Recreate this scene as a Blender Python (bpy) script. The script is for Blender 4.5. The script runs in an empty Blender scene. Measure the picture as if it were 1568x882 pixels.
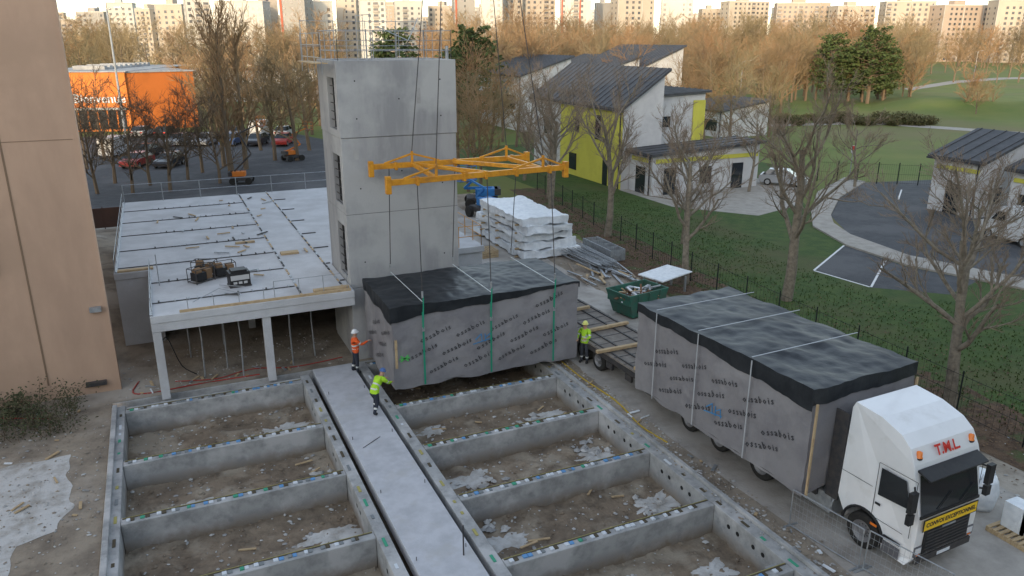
import bpy, math, random
from mathutils import Vector, Matrix, noise
R=math.radians
scene=bpy.context.scene
CA,SA=math.cos(R(24.6)),math.sin(R(24.6))
def loc(X,Y):            # survey frame (right, forward of viewpoint) -> site frame
    return (X*CA+Y*SA, -X*SA+Y*CA)
# ------------------------------------------------------------------ materials
def M(name,c1,c2=None,scale=2.0,rough=.85,bump=.0,bscale=25,metal=0,c3=None,s3=.25,lo=.4,hi=.65,spec=.3,streak=None,coat=0,c3lo=.5,c3hi=.62,bd=.05,zd=None,orand=None):
    m=bpy.data.materials.new(name);m.use_nodes=True
    nt=m.node_tree;N=nt.nodes;L=nt.links;b=N['Principled BSDF']
    b.inputs['Roughness'].default_value=rough;b.inputs['Metallic'].default_value=metal
    b.inputs['Specular IOR Level'].default_value=spec
    if coat: b.inputs['Coat Weight'].default_value=coat
    c1=tuple(c1)+(1,)
    b.inputs['Base Color'].default_value=c1
    tc=N.new('ShaderNodeTexCoord')
    if c2:
        n=N.new('ShaderNodeTexNoise');n.inputs['Scale'].default_value=scale;n.inputs['Detail'].default_value=6;n.inputs['Roughness'].default_value=.65
        if streak:
            mp=N.new('ShaderNodeMapping');mp.inputs['Scale'].default_value=streak;L.new(tc.outputs['Object'],mp.inputs[0]);L.new(mp.outputs[0],n.inputs['Vector'])
        else: L.new(tc.outputs['Object'],n.inputs['Vector'])
        r=N.new('ShaderNodeMapRange');r.inputs[1].default_value=lo;r.inputs[2].default_value=hi;L.new(n.outputs['Fac'],r.inputs[0])
        mx=N.new('ShaderNodeMix');mx.data_type='RGBA';mx.inputs['A'].default_value=c1;mx.inputs['B'].default_value=tuple(c2)+(1,)
        L.new(r.outputs[0],mx.inputs['Factor']);out=mx.outputs['Result']
        if c3:
            n3=N.new('ShaderNodeTexNoise');n3.inputs['Scale'].default_value=s3;n3.inputs['Detail'].default_value=5;n3.inputs['Roughness'].default_value=.6
            L.new(tc.outputs['Object'],n3.inputs['Vector'])
            r3=N.new('ShaderNodeMapRange');r3.inputs[1].default_value=c3lo;r3.inputs[2].default_value=c3hi;L.new(n3.outputs['Fac'],r3.inputs[0])
            m3=N.new('ShaderNodeMix');m3.data_type='RGBA';L.new(r3.outputs[0],m3.inputs['Factor']);L.new(out,m3.inputs['A']);m3.inputs['B'].default_value=tuple(c3)+(1,)
            out=m3.outputs['Result']
        if orand:   # each plant of the mass gets its own tint
            oi=N.new('ShaderNodeObjectInfo');mo=N.new('ShaderNodeMix');mo.data_type='RGBA'
            L.new(oi.outputs['Random'],mo.inputs['Factor']);L.new(out,mo.inputs['A']);mo.inputs['B'].default_value=tuple(orand)+(1,);out=mo.outputs['Result']
        if zd:   # soil staining rising from the foot: (z_low, z_high, colour)
            sx=N.new('ShaderNodeSeparateXYZ');L.new(tc.outputs['Object'],sx.inputs[0])
            ad=N.new('ShaderNodeMath');ad.operation='MULTIPLY_ADD';L.new(n.outputs['Fac'],ad.inputs[0]);ad.inputs[1].default_value=(zd[1]-zd[0])*1.4;L.new(sx.outputs['Z'],ad.inputs[2])
            rz=N.new('ShaderNodeMapRange');rz.inputs[1].default_value=zd[1]+(zd[1]-zd[0])*.7;rz.inputs[2].default_value=zd[0]+(zd[1]-zd[0])*.7;L.new(ad.outputs[0],rz.inputs[0])
            mz=N.new('ShaderNodeMix');mz.data_type='RGBA';L.new(rz.outputs[0],mz.inputs['Factor']);L.new(out,mz.inputs['A']);mz.inputs['B'].default_value=tuple(zd[2])+(1,)
            out=mz.outputs['Result']
        L.new(out,b.inputs['Base Color'])
    if bump:
        nb=N.new('ShaderNodeTexNoise');nb.inputs['Scale'].default_value=bscale;nb.inputs['Detail'].default_value=4;L.new(tc.outputs['Object'],nb.inputs['Vector'])
        bp=N.new('ShaderNodeBump');bp.inputs['Strength'].default_value=bump;bp.inputs['Distance'].default_value=bd;L.new(nb.outputs['Fac'],bp.inputs['Height']);L.new(bp.outputs[0],b.inputs['Normal'])
    return m
conc=M('concrete',(.36,.36,.355),(.27,.27,.27),1.2,.85,.25,20,c3=(.43,.43,.42),s3=.5)
concw=M('concrete_tower',(.345,.35,.355),(.265,.27,.28),.7,.85,.2,14,c3=(.41,.415,.415),s3=.35,streak=(1.6,1.6,.28),c3lo=.45,c3hi=.6,lo=.42,hi=.62)
concd=M('concrete_deck',(.54,.55,.57),(.45,.46,.475),.8,.9,.2,14,c3=(.42,.42,.43),s3=.35,c3lo=.52,c3hi=.7)
concf=M('concrete_beams',(.38,.385,.385),(.26,.265,.265),2.5,.9,.3,16,c3=(.47,.47,.47),s3=.8,zd=(-.95,-.5,(.21,.17,.13)))
walkm=M('concrete_walkway',(.52,.53,.56),(.42,.43,.455),1.5,.9,.15,20,c3=(.44,.44,.44),s3=.9,c3lo=.55,c3hi=.7)
dark=M('painted_hole_shade',(.02,.02,.02));  # near-black that paints the shade inside holes and openings
soil=M('soil',(.235,.185,.135),(.13,.102,.076),1.6,.95,.8,9,c3=(.32,.275,.215),s3=.6)
dirt=M('site_dirt',(.30,.255,.20),(.175,.145,.115),.9,.95,.6,8,c3=(.37,.33,.28),s3=.22)
roadc=M('haul_road_concrete',(.40,.37,.335),(.28,.26,.235),.9,.9,.35,12,c3=(.46,.435,.405),s3=.3)
patch=M('mortar_patch',(.52,.52,.51),(.30,.28,.25),1.6,.9,.4,14,lo=.45,hi=.7)
grass=M('grass',(.042,.078,.018),(.068,.105,.024),1.3,.95,.7,10,c3=(.095,.088,.038),s3=.16,c3lo=.48,c3hi=.72)
parkg=M('park_grass',(.11,.15,.032),(.15,.17,.042),.12,.95,.6,3,c3=(.16,.135,.06),s3=.02,c3lo=.48,c3hi=.68)
litter=M('leaf_litter',(.13,.08,.047),(.07,.044,.03),3,.95,.9,16,c3=(.07,.085,.03),s3=.7,c3lo=.52,c3hi=.6)
asph=M('asphalt',(.075,.077,.083),(.055,.057,.062),1.5,.85,.3,40,c3=(.10,.10,.105),s3=.2)
pave=M('pavement',(.38,.35,.31),(.29,.27,.24),1.5,.9,.2,20)
whitep=M('white_road_paint',(.75,.75,.74),(.6,.6,.6),6,.8)
tan=M('tan_render',(.50,.345,.25),(.43,.295,.215),.6,.95,.12,40,c3=(.44,.305,.22),s3=.25,streak=(1,1,.3))
tand=M('tan_joint',(.22,.15,.10))
black=M('black_sheet',(.014,.017,.021),(.026,.03,.035),1.5,.48,.5,2.2,spec=.35,bd=.06)
wrap=M('grey_membrane',(.235,.23,.24),(.195,.19,.205),1.0,.62,.5,2.2,c3=(.27,.265,.275),s3=.6,bd=.08)
ink=M('print_ink',(.05,.05,.055),rough=.6)
green=M('green_strap',(.02,.28,.17),rough=.6)
greent=M('green_spray',(.1,.5,.12))
white=M('white_paint',(.78,.79,.80),(.73,.74,.75),1.2,.28,spec=.5,coat=.4,c3=(.60,.60,.585),s3=1.3,c3lo=.58,c3hi=.8)
blk=M('black_plastic',(.02,.02,.022),(.03,.03,.03),6,.5)
glass=M('dark_glass',(.02,.025,.03),rough=.06,spec=.8)
rubber=M('rubber',(.02,.02,.02),(.035,.033,.03),8,.8)
steel=M('galvanised',(.42,.44,.46),(.3,.32,.34),6,.5,metal=.6)
steeld=M('dark_steel',(.06,.06,.065),(.1,.09,.085),5,.6,metal=.4)
yellow=M('crane_yellow',(.66,.30,.025),(.50,.21,.02),4,.5,c3=(.36,.17,.04),s3=2.5,c3lo=.55,c3hi=.75)
yel2=M('sign_yellow',(.85,.55,.02),rough=.5)
red=M('red_paint',(.6,.03,.02),rough=.4)
orange=M('beacon_orange',(.8,.2,.02),rough=.25,spec=.6)
wood=M('timber',(.50,.38,.23),(.38,.27,.16),4,.8,.2,30,streak=(1,6,1))
blue=M('machine_blue',(.03,.16,.42),(.04,.2,.5),3,.45)
whitef=M('white_film',(.76,.79,.82),(.62,.66,.70),3,.4,.6,6)
skip=M('skip_green',(.035,.14,.10),(.06,.11,.085),3,.6)
bark=M('bark_grey',(.25,.215,.165),(.14,.12,.095),5,.9,.5,20)
twig=M('twig_brown',(.28,.215,.155),(.19,.14,.10),2,.9)
barkf=M('far_bark',(.15,.11,.075),(.20,.15,.10),.5,.95)
twigf=M('far_twig',(.31,.185,.095),(.24,.14,.075),.3,.95,c3=(.33,.225,.12),s3=.05,orand=(.20,.165,.095))
twigd=M('dark_twig',(.15,.11,.075),(.10,.075,.05),.6,.95)
conif=M('conifer',(.045,.07,.022),(.09,.11,.035),1.2,.9)
leafm=M('bush_leaf',(.05,.07,.03),(.10,.08,.045),4,.9)
orangew=M('store_orange',(.66,.20,.035),(.58,.17,.03),.3,.7)
houseY=M('house_yellow',(.56,.53,.09),(.49,.46,.08),.6,.9)
houseW=M('house_white',(.55,.55,.55),(.46,.46,.47),.8,.9)
roofd=M('roof_slate',(.05,.052,.058),(.075,.077,.083),1.5,.6,.3,6)
# ------------------------------------------------------------------ mesh builder
class MB:
    def __init__(s): s.v=[];s.f=[];s.m=[]
    def add(s,vs,fs,mat=0,X=None):
        o=len(s.v)
        s.v+= [tuple(X@Vector(p)) for p in vs] if X is not None else [tuple(p) for p in vs]
        for f in fs: s.f.append([i+o for i in f]);s.m.append(mat)
    def box(s,x0,x1,y0,y1,z0,z1,mat=0,X=None):
        s.add([(x0,y0,z0),(x1,y0,z0),(x1,y1,z0),(x0,y1,z0),(x0,y0,z1),(x1,y0,z1),(x1,y1,z1),(x0,y1,z1)],
              [(0,3,2,1),(4,5,6,7),(0,1,5,4),(1,2,6,5),(2,3,7,6),(3,0,4,7)],mat,X)
    def prism(s,pts,z0,z1,mat=0,X=None):
        n=len(pts)
        s.add([(x,y,z0) for x,y in pts]+[(x,y,z1) for x,y in pts],
              [list(range(n))[::-1],list(range(n,2*n))]+[(i,(i+1)%n,n+(i+1)%n,n+i) for i in range(n)],mat,X)
    def poly(s,pts,mat=0,X=None): s.add(pts,[list(range(len(pts)))],mat,X)
    def beam(s,p,q,w,h,mat=0):
        p=Vector(p);q=Vector(q);d=(q-p);L=d.length
        if L<1e-6:return
        d/=L;up=Vector((0,0,1)) if abs(d.z)<.95 else Vector((1,0,0))
        sx=d.cross(up).normalized();sz=sx.cross(d)
        vs=[]
        for c in (p,q):
            for a,b in ((-1,-1),(1,-1),(1,1),(-1,1)): vs.append(c+sx*a*w/2+sz*b*h/2)
        s.add(vs,[(3,2,1,0),(4,5,6,7),(0,1,5,4),(1,2,6,5),(2,3,7,6),(3,0,4,7)],mat)
    def tube(s,pts,rad,n=6,mat=0,cap=True):
        pts=[Vector(p) for p in pts]
        if not hasattr(rad,'__len__'): rad=[rad]*len(pts)
        o=len(s.v);k=len(pts);ref=None
        for i,p in enumerate(pts):
            d=(pts[min(i+1,k-1)]-pts[max(i-1,0)])
            if d.length<1e-9:d=Vector((0,0,1))
            d.normalize()
            if ref is None: ref=Vector((1,0,0)) if abs(d.x)<.8 else Vector((0,1,0))
            a=d.cross(ref).normalized();b=d.cross(a)
            for j in range(n):
                t=2*math.pi*j/n;s.v.append(tuple(p+(a*math.cos(t)+b*math.sin(t))*rad[i]))
        for i in range(k-1):
            for j in range(n):
                s.f.append([o+i*n+j,o+i*n+(j+1)%n,o+(i+1)*n+(j+1)%n,o+(i+1)*n+j]);s.m.append(mat)
        if cap and n>2:
            s.f.append([o+j for j in range(n)][::-1]);s.m.append(mat)
            s.f.append([o+(k-1)*n+j for j in range(n)]);s.m.append(mat)
    def lathe(s,prof,n,c,axis='x',mat=0,flip=1):
        o=len(s.v);k=len(prof)
        for (a,r,mm) in prof:
            for j in range(n):
                t=2*math.pi*j/n
                if axis=='x': s.v.append((c[0]+a*flip,c[1]+r*math.cos(t),c[2]+r*math.sin(t)))
                elif axis=='z': s.v.append((c[0]+r*math.cos(t),c[1]+r*math.sin(t),c[2]+a))
                else: s.v.append((c[0]+r*math.cos(t),c[1]+a*flip,c[2]+r*math.sin(t)))
        for i in range(k-1):
            for j in range(n):
                s.f.append([o+i*n+j,o+i*n+(j+1)%n,o+(i+1)*n+(j+1)%n,o+(i+1)*n+j]);s.m.append(prof[i+1][2])
    def mesh(s,name,mats,smooth=False):
        me=bpy.data.meshes.new(name);me.from_pydata(s.v,[],s.f)
        for m in mats: me.materials.append(m)
        me.polygons.foreach_set('material_index',s.m)
        if smooth: me.polygons.foreach_set('use_smooth',[True]*len(s.f))
        me.update();return me
    def build(s,name,mats,parent=None,bevel=0,smooth=False,seg=2):
        ob=bpy.data.objects.new(name,s.mesh(name,mats,smooth));scene.collection.objects.link(ob)
        if bevel:
            b=ob.modifiers.new('bevel','BEVEL');b.width=bevel;b.segments=seg;b.limit_method='ANGLE';b.angle_limit=R(35)
        if parent: ob.parent=parent
        return ob
def empty(name,l=(0,0,0),rz=0):
    e=bpy.data.objects.new(name,None);scene.collection.objects.link(e);e.location=l;e.rotation_euler=(0,0,rz);e.empty_display_size=.3;return e
def textmesh(body,size,bold=0.0,sc=1.0,res=2):
    c=bpy.data.curves.new('t','FONT');c.body=body;c.size=size;c.offset=bold;c.align_x='CENTER';c.align_y='CENTER';c.resolution_u=res;c.space_character=sc
    o=bpy.data.objects.new('t',c);scene.collection.objects.link(o)
    bpy.context.view_layer.update()
    me=bpy.data.meshes.new_from_object(o.evaluated_get(bpy.context.evaluated_depsgraph_get()))
    vs=[v.co.copy() for v in me.vertices];fs=[list(p.vertices) for p in me.polygons]
    bpy.data.objects.remove(o);return vs,fs
rng=random.Random(7)
# ------------------------------------------------------------------ ground
HX0,HX1,HY0,HY1=-2.7,13.9,2.0,29.6
g=MB();B=3000
for (x0,x1,y0,y1) in ((-B,HX0,-B,B),(HX1,B,-B,B),(HX0,HX1,-B,HY0),(HX0,HX1,HY1,B)):
    g.poly([(x0,y0,0),(x1,y0,0),(x1,y1,0),(x0,y1,0)],0)
g.build('ground',[parkg])
def sheet(name,pts,z,mat):
    m=MB();m.poly([(x,y,z) for x,y in pts]);return m.build(name,[mat])
s=MB()
for (x0,x1,y0,y1) in ((-60,HX0,-20,62),(HX1,25.0,-20,62),(HX0,HX1,-20,HY0),(HX0,HX1,HY1,62)):
    s.poly([(x0,y0,.004),(x1,y0,.004),(x1,y1,.004),(x0,y1,.004)])
s.build('site_dirt',[dirt])
def ragged(base,amp,per=10,closed=True):
    pts=[]
    for i in range(len(base)):
        p,q=base[i],base[(i+1)%len(base)]
        for k_ in range(per):
            t=k_/per;x=p[0]+(q[0]-p[0])*t;y=p[1]+(q[1]-p[1])*t;pts.append((x+amp*noise.noise(Vector((x*1.4,y*1.4,3))),y+amp*noise.noise(Vector((x*1.4,y*1.4,8)))))
    return pts
sheet('haul_road',ragged([(14.6,-15),(22.0,-15),(22.0,10),(21.3,22),(20.6,34),(21.5,60),(14.4,60),(14.6,34),(14.5,20)],.35,24),.010,roadc)
sheet('near_grass',[(25.0,-10),(42,-10),(42,20),(41.2,24.5),(39.5,30),(39.9,35),(42,40),(46,44.2),(50,50),(60,60),(60,90),(31,90),(30.6,62),(28.3,47),(26.3,33)],.008,grass)
sheet('leaf_litter_strip',ragged([(22.8,-10),(26.3,-10),(27.2,14),(26.6,26),(27.6,34),(29,47),(31,62),(28,62),(25.6,47),(23.6,34),(23.2,20)],.7,14),.014,litter)
sheet('parking_bays',[(33.8,31.8),(39.95,35.3),(39.4,30),(40.6,26.4),(37.0,25.4),(34.2,28)],.012,asph)
sheet('access_road',[(44,4),(80,4),(80,47),(60,51.5),(52,47),(46,42.2),(42.4,37),(41.4,31.5),(42.8,26.5),(44.4,22)],.012,asph)
k=MB()
outer=[(42,4),(42,20),(41.2,24.5),(39.5,30),(39.9,35),(42,40),(46,44.2),(52,49.5),(60,54)]
inner=[(44,4),(44.4,22),(42.8,26.5),(41.4,31.5),(42.4,37),(44,40),(46,42.2),(52,47),(60,51.5)]
for i in range(8):
    k.prism([outer[i],inner[i],inner[i+1],outer[i+1]],0,.12)
k.build('pavement',[pave])
sheet('forecourt',[(41,44.5),(46,46),(52,51),(56,54),(52,58),(37,58),(37,50)],.016,pave)
k=MB();k.beam((34.25,28.05,.017),(39.35,31.5,.017),.12,.004);k.beam((33.85,31.75,.017),(39.9,35.2,.017),.12,.004);k.beam((34.2,28.1,.017),(33.8,31.7,.017),.12,.003)
k.beam((56,44.5,.017),(60,47.5,.017),.12,.004);k.beam((58,42.5,.017),(62,45.5,.017),.12,.004);k.beam((60,40.5,.017),(64,43.5,.017),.12,.004)
k.build('parking_lines',[whitep])
sheet('retail_car_park',[(-45,62.5),(18,62.5),(22,100),(16,122),(-60,122)],.010,asph)
def bearing(px,t): return loc((px-784)/1180*t, t*1.02)
pp=[bearing(b,t) for b,t in ((1390,205),(1460,240),(1530,262),(1640,270),(1640,284),(1520,274),(1445,250),(1375,211))]
sheet('park_path',pp,.02,pave)
pp=[bearing(b,t) for b,t in ((1180,118),(1330,122),(1640,104),(1640,107),(1330,126),(1180,121))]
sheet('park_path',pp,.02,pave)
# gentle rise in the park
m=MB();nx,ny=50,30
for j in range(ny+1):
    for i in range(nx+1):
        x,y=bearing(1330+420*i/nx,128+70*j/ny)
        e_=min(1,6*min(i/nx,1-i/nx))*min(1,5*min(j/ny,1-j/ny))
        m.v.append((x,y,-.02+e_*(1.4+1.6*noise.noise(Vector((x*.035,y*.035,2)))+.4*noise.noise(Vector((x*.12,y*.12,6))))))
for j in range(ny):
    for i in range(nx): a=j*(nx+1)+i;m.f.append([a,a+1,a+nx+2,a+nx+1]);m.m.append(0)
m.build('park_hill',[parkg],smooth=True)
m=MB();nx,ny=60,50
for j in range(ny+1):
    for i in range(nx+1):
        x=-22+19.6*i/nx;y=37+22*j/ny
        f_=math.sin(math.pi*min(1,i/nx*1.0))**.5 if 0<i<nx else 0
        g_=math.sin(math.pi*j/ny)**.6 if 0<j<ny else 0
        z=f_*g_*(1.5+.9*noise.noise(Vector((x*.35,y*.35,2)))+.35*noise.noise(Vector((x*1.3,y*1.3,5)))+.12*noise.noise(Vector((x*4,y*4,1))))
        m.v.append((x,y,max(z,-.05)))
for j in range(ny):
    for i in range(nx): a=j*(nx+1)+i;m.f.append([a,a+1,a+nx+2,a+nx+1]);m.m.append(0)
m.build('soil_mound',[dirt],smooth=True)
# ------------------------------------------------------------------ foundations
pf=MB()
nx,ny=130,210
def pz(x,y):
    return -.92+.13*noise.noise(Vector((x*.9,y*.9,0)))+.07*noise.noise(Vector((x*3,y*3,4)))+.035*noise.noise(Vector((x*8,y*8,1)))
for j in range(ny+1):
    for i in range(nx+1):
        x=HX0+(HX1-HX0)*i/nx;y=HY0+(HY1-HY0)*j/ny;pf.v.append((x,y,pz(x,y)))
for j in range(ny):
    for i in range(nx):
        a=j*(nx+1)+i;pf.f.append([a,a+1,a+nx+2,a+nx+1]);pf.m.append(0)
pf.build('pit_soil',[soil],smooth=True)
fb=MB();D=-1.2
YL=[28.7,24.7,21.3,17.8,14.3,10.8,7.3,3.8]
YR=[29.2,25.0,21.75,18.5,15.25,12.1,8.8,5.5]
fb.box(HX0,-2.25,HY0,29.2,D,0);fb.box(4.05,4.4,HY0,29.2,D,-.002)
fb.box(6.38,6.75,HY0,29.55,D,-.002);fb.box(13.35,13.9,HY0,29.55,D,0.0)
fb.box(HX0,14.0,29.56,29.75,D,-.01)
for y in YL: fb.box(-2.24,4.04,y-.17,y+.17,D,-.004)
for y in YR: fb.box(6.76,13.34,y-.17,y+.17,D,-.004)
fb.box(-2.24,4.04,29.0,29.1,D,-.05)
fb.box(-2.66,-2.5,HY0,29.1,.001,.14);fb.box(13.72,13.86,HY0,29.4,.001,.12)
for y in YL: fb.box(3.75,4.04,y+.18,y+.42,D,-.25)
for y in YR: fb.box(12.95,13.34,y+.18,y+.45,D,-.22)
fo=fb.build('foundation_beams',[concf],bevel=.015,seg=1)
fh=MB()
for k_ in range(len(YR)-1):
    for t in (.3,.42,.62,.74):
        y=YR[k_+1]+(YR[k_]-YR[k_+1])*t
        fh.lathe([(0,.0,0),(0,.07,0)],12,(13.345,y,-.33),'x',0)
        if t<.5: fh.lathe([(0,.0,0),(0,.07,0)],12,(4.045,y,-.35),'x',0)
fh.build('duct_openings',[dark],parent=fo)
sh=MB()
def shims(x0,x1,y):
    x=x0+.1
    while x<x1-.3:
        c=rng.choice([0,0,1,2,4]);w=rng.uniform(.09,.13);h_=rng.uniform(.02,.035)
        sh.box(x,x+w,y-.075,y+.05,-.003,h_,c);sh.box(x+w+.02,x+w*2+.02,y-.075,y+.05,-.003,h_*.8,rng.choice([0,3,2,4,3]))
        x+=rng.uniform(.34,.48)
    sh.box(x0,x1,y+.075,y+.115,-.003,.01,3);sh.box(x0,x1,y+.125,y+.14,-.003,.008,5)
for y in YL: shims(-2.2,4.0,y)
for y in YR: shims(6.8,13.3,y)
for xx in (-2.38,4.2,6.56,13.5):
    y=4
    while y<28.6:
        c=rng.choice([0,1,3,3,4,5]);l=rng.uniform(.1,.4);sh.box(xx-.04,xx+.04,y,y+l,.001,rng.uniform(.01,.025),c);y+=l+rng.uniform(.3,1.0)
sh.build('bearing_shims',[M('shim_white',(.62,.66,.70)),M('shim_green',(.06,.32,.2)),M('shim_blue',(.13,.30,.55)),M('shim_brown',(.09,.075,.05)),M('shim_grey',(.20,.22,.23)),M('shim_tape',(.38,.34,.12))],parent=fo)
wk=MB();wk.box(4.6,6.2,HY0,29.5,-.35,.05);wk.build('walkway_slab',[walkm],bevel=.015)
wk=MB()
for y in (26.9,23.1,19.6,16.2): 
    for sx in (4.72,6.08): wk.tube([(sx,y,.04),(sx,y,.16)],.012,5)
wk.tube([(5.9,15.9,.05),(5.9,15.9,.95)],.02,6);wk.tube([(4.9,22.4,.07),(5.6,22.9,.07)],.012,5)
wk.build('steel_dowels',[steeld])
pt=MB()
for (cx,cy,rr,s_) in ((3.0,26.6,1.0,1),(-.6,22.6,1.0,2),(-1.6,22.6,.5,8),(3.2,19.4,.9,3),(8.0,20.6,.9,4),(12.3,23.6,.7,5),(12.4,20.2,.8,6),(12.6,16.9,.8,7),(3.0,15.4,.8,9),(-1.6,18.8,.6,10),(7.6,17.2,.7,11),(12.2,13.6,.7,12),(7.8,24.2,.6,13)):
    N_=48;ring=[]
    for q in (1.0,.66,.33):
        for t in range(N_):
            a=2*math.pi*t/N_;r=rr*q*(.8+.75*noise.noise(Vector((math.cos(a)*1.8,math.sin(a)*1.8,s_*3.1)))+.25*noise.noise(Vector((math.cos(a)*7,math.sin(a)*7,s_*1.7))))
            x,y=cx+r*math.cos(a)*1.25,cy+r*math.sin(a)*.75;ring.append((x,y,pz(x,y)+(-.02 if q==1 else .035)))
    c=(cx,cy,pz(cx,cy)+.05)
    fs=[]
    for w_ in range(2):
        for i in range(N_): fs.append((w_*N_+i,w_*N_+(i+1)%N_,(w_+1)*N_+(i+1)%N_,(w_+1)*N_+i))
    pt.add(ring+[c],fs+[(3*N_,2*N_+i,2*N_+(i+1)%N_) for i in range(N_)])
pt.build('mortar_spill',[patch],smooth=True)
def rock(mb,c,r,mat=0):
    vs=[];base=[(0,0,1),(.9,0,.2),(.28,.85,.2),(-.72,.52,.25),(-.72,-.52,.2),(.28,-.85,.25),(0,0,-.6)]
    a=rng.uniform(0,6.3);sx,sy,sz=rng.uniform(.7,1.5),rng.uniform(.6,1.1),rng.uniform(.4,.9)
    for p in base:
        x,y,z=p[0]*sx*r*rng.uniform(.8,1.2),p[1]*sy*r*rng.uniform(.8,1.2),p[2]*sz*r
        vs.append((c[0]+x*math.cos(a)-y*math.sin(a),c[1]+x*math.sin(a)+y*math.cos(a),c[2]+z))
    mb.add(vs,[(0,1,2),(0,2,3),(0,3,4),(0,4,5),(0,5,1),(6,2,1),(6,3,2),(6,4,3),(6,5,4),(6,1,5)],mat)
rb=MB()
for i in range(4600):
    if rng.random()<.5: x=rng.uniform(-2.2,4.0)
    else: x=rng.uniform(6.8,13.3)
    y=rng.uniform(11,29);rock(rb,(x,y,pz(x,y)+.01),rng.choice([.02,.03,.03,.04,.05,.08]),rng.choice([0,1,1,1,2]))
for (cx,cy,n) in ((7.2,18.0,18),(11.8,23.2,26),(12.5,20.6,18),(12.6,16.6,16),(8.2,20.2,10),(3.4,22.6,10)):
    for i in range(n):
        x,y=cx+rng.gauss(0,.45),cy+rng.gauss(0,.28);rock(rb,(x,y,pz(x,y)+.04),rng.uniform(.06,.2),rng.choice([0,2]))
for i in range(36):
    x=rng.uniform(-2,3.8) if rng.random()<.5 else rng.uniform(7,13);y=rng.uniform(11.5,28.5);a=rng.uniform(0,3);l=rng.uniform(.15,.7);z=pz(x,y)+.06
    rb.beam((x,y,z),(x+l*math.cos(a),y+l*math.sin(a)*.6,z+.02),.07,.03,3)
rb.build('pit_rubble',[conc,soil,patch,wood])
rb=MB()
for i in range(6000):
    a=rng.random()
    if a<.35: x,y=rng.gauss(14.1,.25),rng.uniform(8,30)
    elif a<.6: x,y=rng.uniform(-9,-2.8),rng.uniform(16,30)
    elif a<.8: x,y=rng.uniform(20.5,25),rng.uniform(8,50)
    elif a<.9: x,y=rng.uniform(-7,-2.4),rng.uniform(36,58)
    else: x,y=rng.uniform(-2.5,6),rng.uniform(29.8,34)
    rock(rb,(x,y,.015),rng.choice([.015,.02,.03,.04,.06]),rng.choice([0,1,1,1,2]))
rb.build('loose_gravel',[conc,dirt,patch])
sheet('old_concrete_slab',ragged([(-9,25.4),(-6,25.9),(-3.9,26.0),(-3.75,24.6),(-3.5,22.8),(-3.9,21.6),(-4.6,21.2),(-4.9,19),(-9,18.5)],.22,8),.012,patch)
hs=MB()
def hose(pts,r,mat):
    P=[Vector(p) for p in pts];o=[]
    for i in range(len(P)-1):
        p0,p1,p2,p3=P[max(i-1,0)],P[i],P[i+1],P[min(i+2,len(P)-1)]
        for t in (0,.25,.5,.75):
            o.append(.5*((2*p1)+(-p0+p2)*t+(2*p0-5*p1+4*p2-p3)*t*t+(-p0+3*p1-3*p2+p3)*t**3))
    o.append(P[-1]);hs.tube(o,r,6,mat)
hose([(14.3,28,.03),(14.15,24.5,.03),(14.3,22,.03),(14.05,20,.03),(14.2,18.6,.03)],.03,0)
hose([(-.5,30.6,.04),(1,30.2,.04),(2.4,30.6,.04),(4,30.1,.04),(6,30.3,.04)],.02,1)
hose([(-1.8,31.2,.03),(-2.0,30.2,.03),(-1.4,29.9,.03),(.4,30.0,.03),(2.6,29.95,.03)],.025,1)
hose([(-.7,29.4,.03),(-.9,29.9,1.2),(-.6,30.4,2.0),(-.2,30.8,.6),(.3,31,.04)],.02,2)
hose([(-7,29.6,.3),(-5.6,29.2,.2),(-4.6,28.9,.1)],.02,1)
hs.build('site_hoses',[M('hose_yellow',(.5,.35,.05)),M('hose_red',(.35,.05,.04)),blk])
m=MB()
for i in range(40):
    x,y=rng.choice([(rng.uniform(13.95,14.5),rng.uniform(10,28)),(rng.uniform(-2.0,6),rng.uniform(29.8,30.6)),(rng.uniform(-6,-2.9),rng.uniform(22,30))])
    a=rng.uniform(0,3.1);l=rng.uniform(.08,.5);m.beam((x,y,.05),(x+l*math.cos(a),y+l*math.sin(a),.06),rng.uniform(.03,.1),.03,rng.choice([0,0,1,2]))
m.build('timber_scraps',[wood,steel,whitef])
# ------------------------------------------------------------------ tan building
t=MB();t.box(-26,-2.43,30.8,31.5,0,30,0);t.box(-26,-7.5,31.501,60,0,30,0)
for x in (-4.75,-9.3,-14): t.box(x-.03,x+.03,30.785,30.81,.6,30,1)
t.box(-2.50,-2.40,30.77,30.9,.0,30,0)
t.box(-5.9,-5.6,30.7,30.81,5.0,24,0)
for zz in (9.5,16.2): t.box(-26,-2.6,30.79,30.805,zz,zz+.02,1)
t.box(-3.55,-2.85,30.62,30.8,.35,.5,2);t.box(-3.0,-2.62,30.6,30.79,3.25,3.42,3)
t.build('tan_building',[tan,tand,steeld,steel])
# ------------------------------------------------------------------ deck building
DZ=3.3
d=MB()
d.prism([(-1,29.05),(6.42,29.05),(6.42,33.35),(13.8,33.35),(13.8,52),(-2.35,52),(-2.35,35.5),(-1,35.5)],DZ-.28,DZ)
d.box(-1.0,6.42,29.08,29.4,DZ-.62,DZ-.281);d.box(-.98,-.68,29.41,52,DZ-.6,DZ-.281)
for (x,y) in ((-.85,29.26),(3.0,29.3),(-.85,35.7),(3.0,35.7),(-.85,42),(3,42)): d.box(x-.15,x+.15,y-.15,y+.15,0,DZ-.285)
d.box(-2.33,-1.03,35.55,35.75,0,DZ-.285);d.box(-2.33,-2.1,35.76,51.9,0,DZ-.285)
d.box(-.6,13.7,44,44.2,0,DZ-.285);d.box(6.5,13.75,33.5,33.7,0,DZ-.285);d.box(13.5,13.72,33.72,43.9,0,DZ-.285)
dk=d.build('deck_building',[concd],bevel=.01,seg=1)
j=MB()
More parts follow.
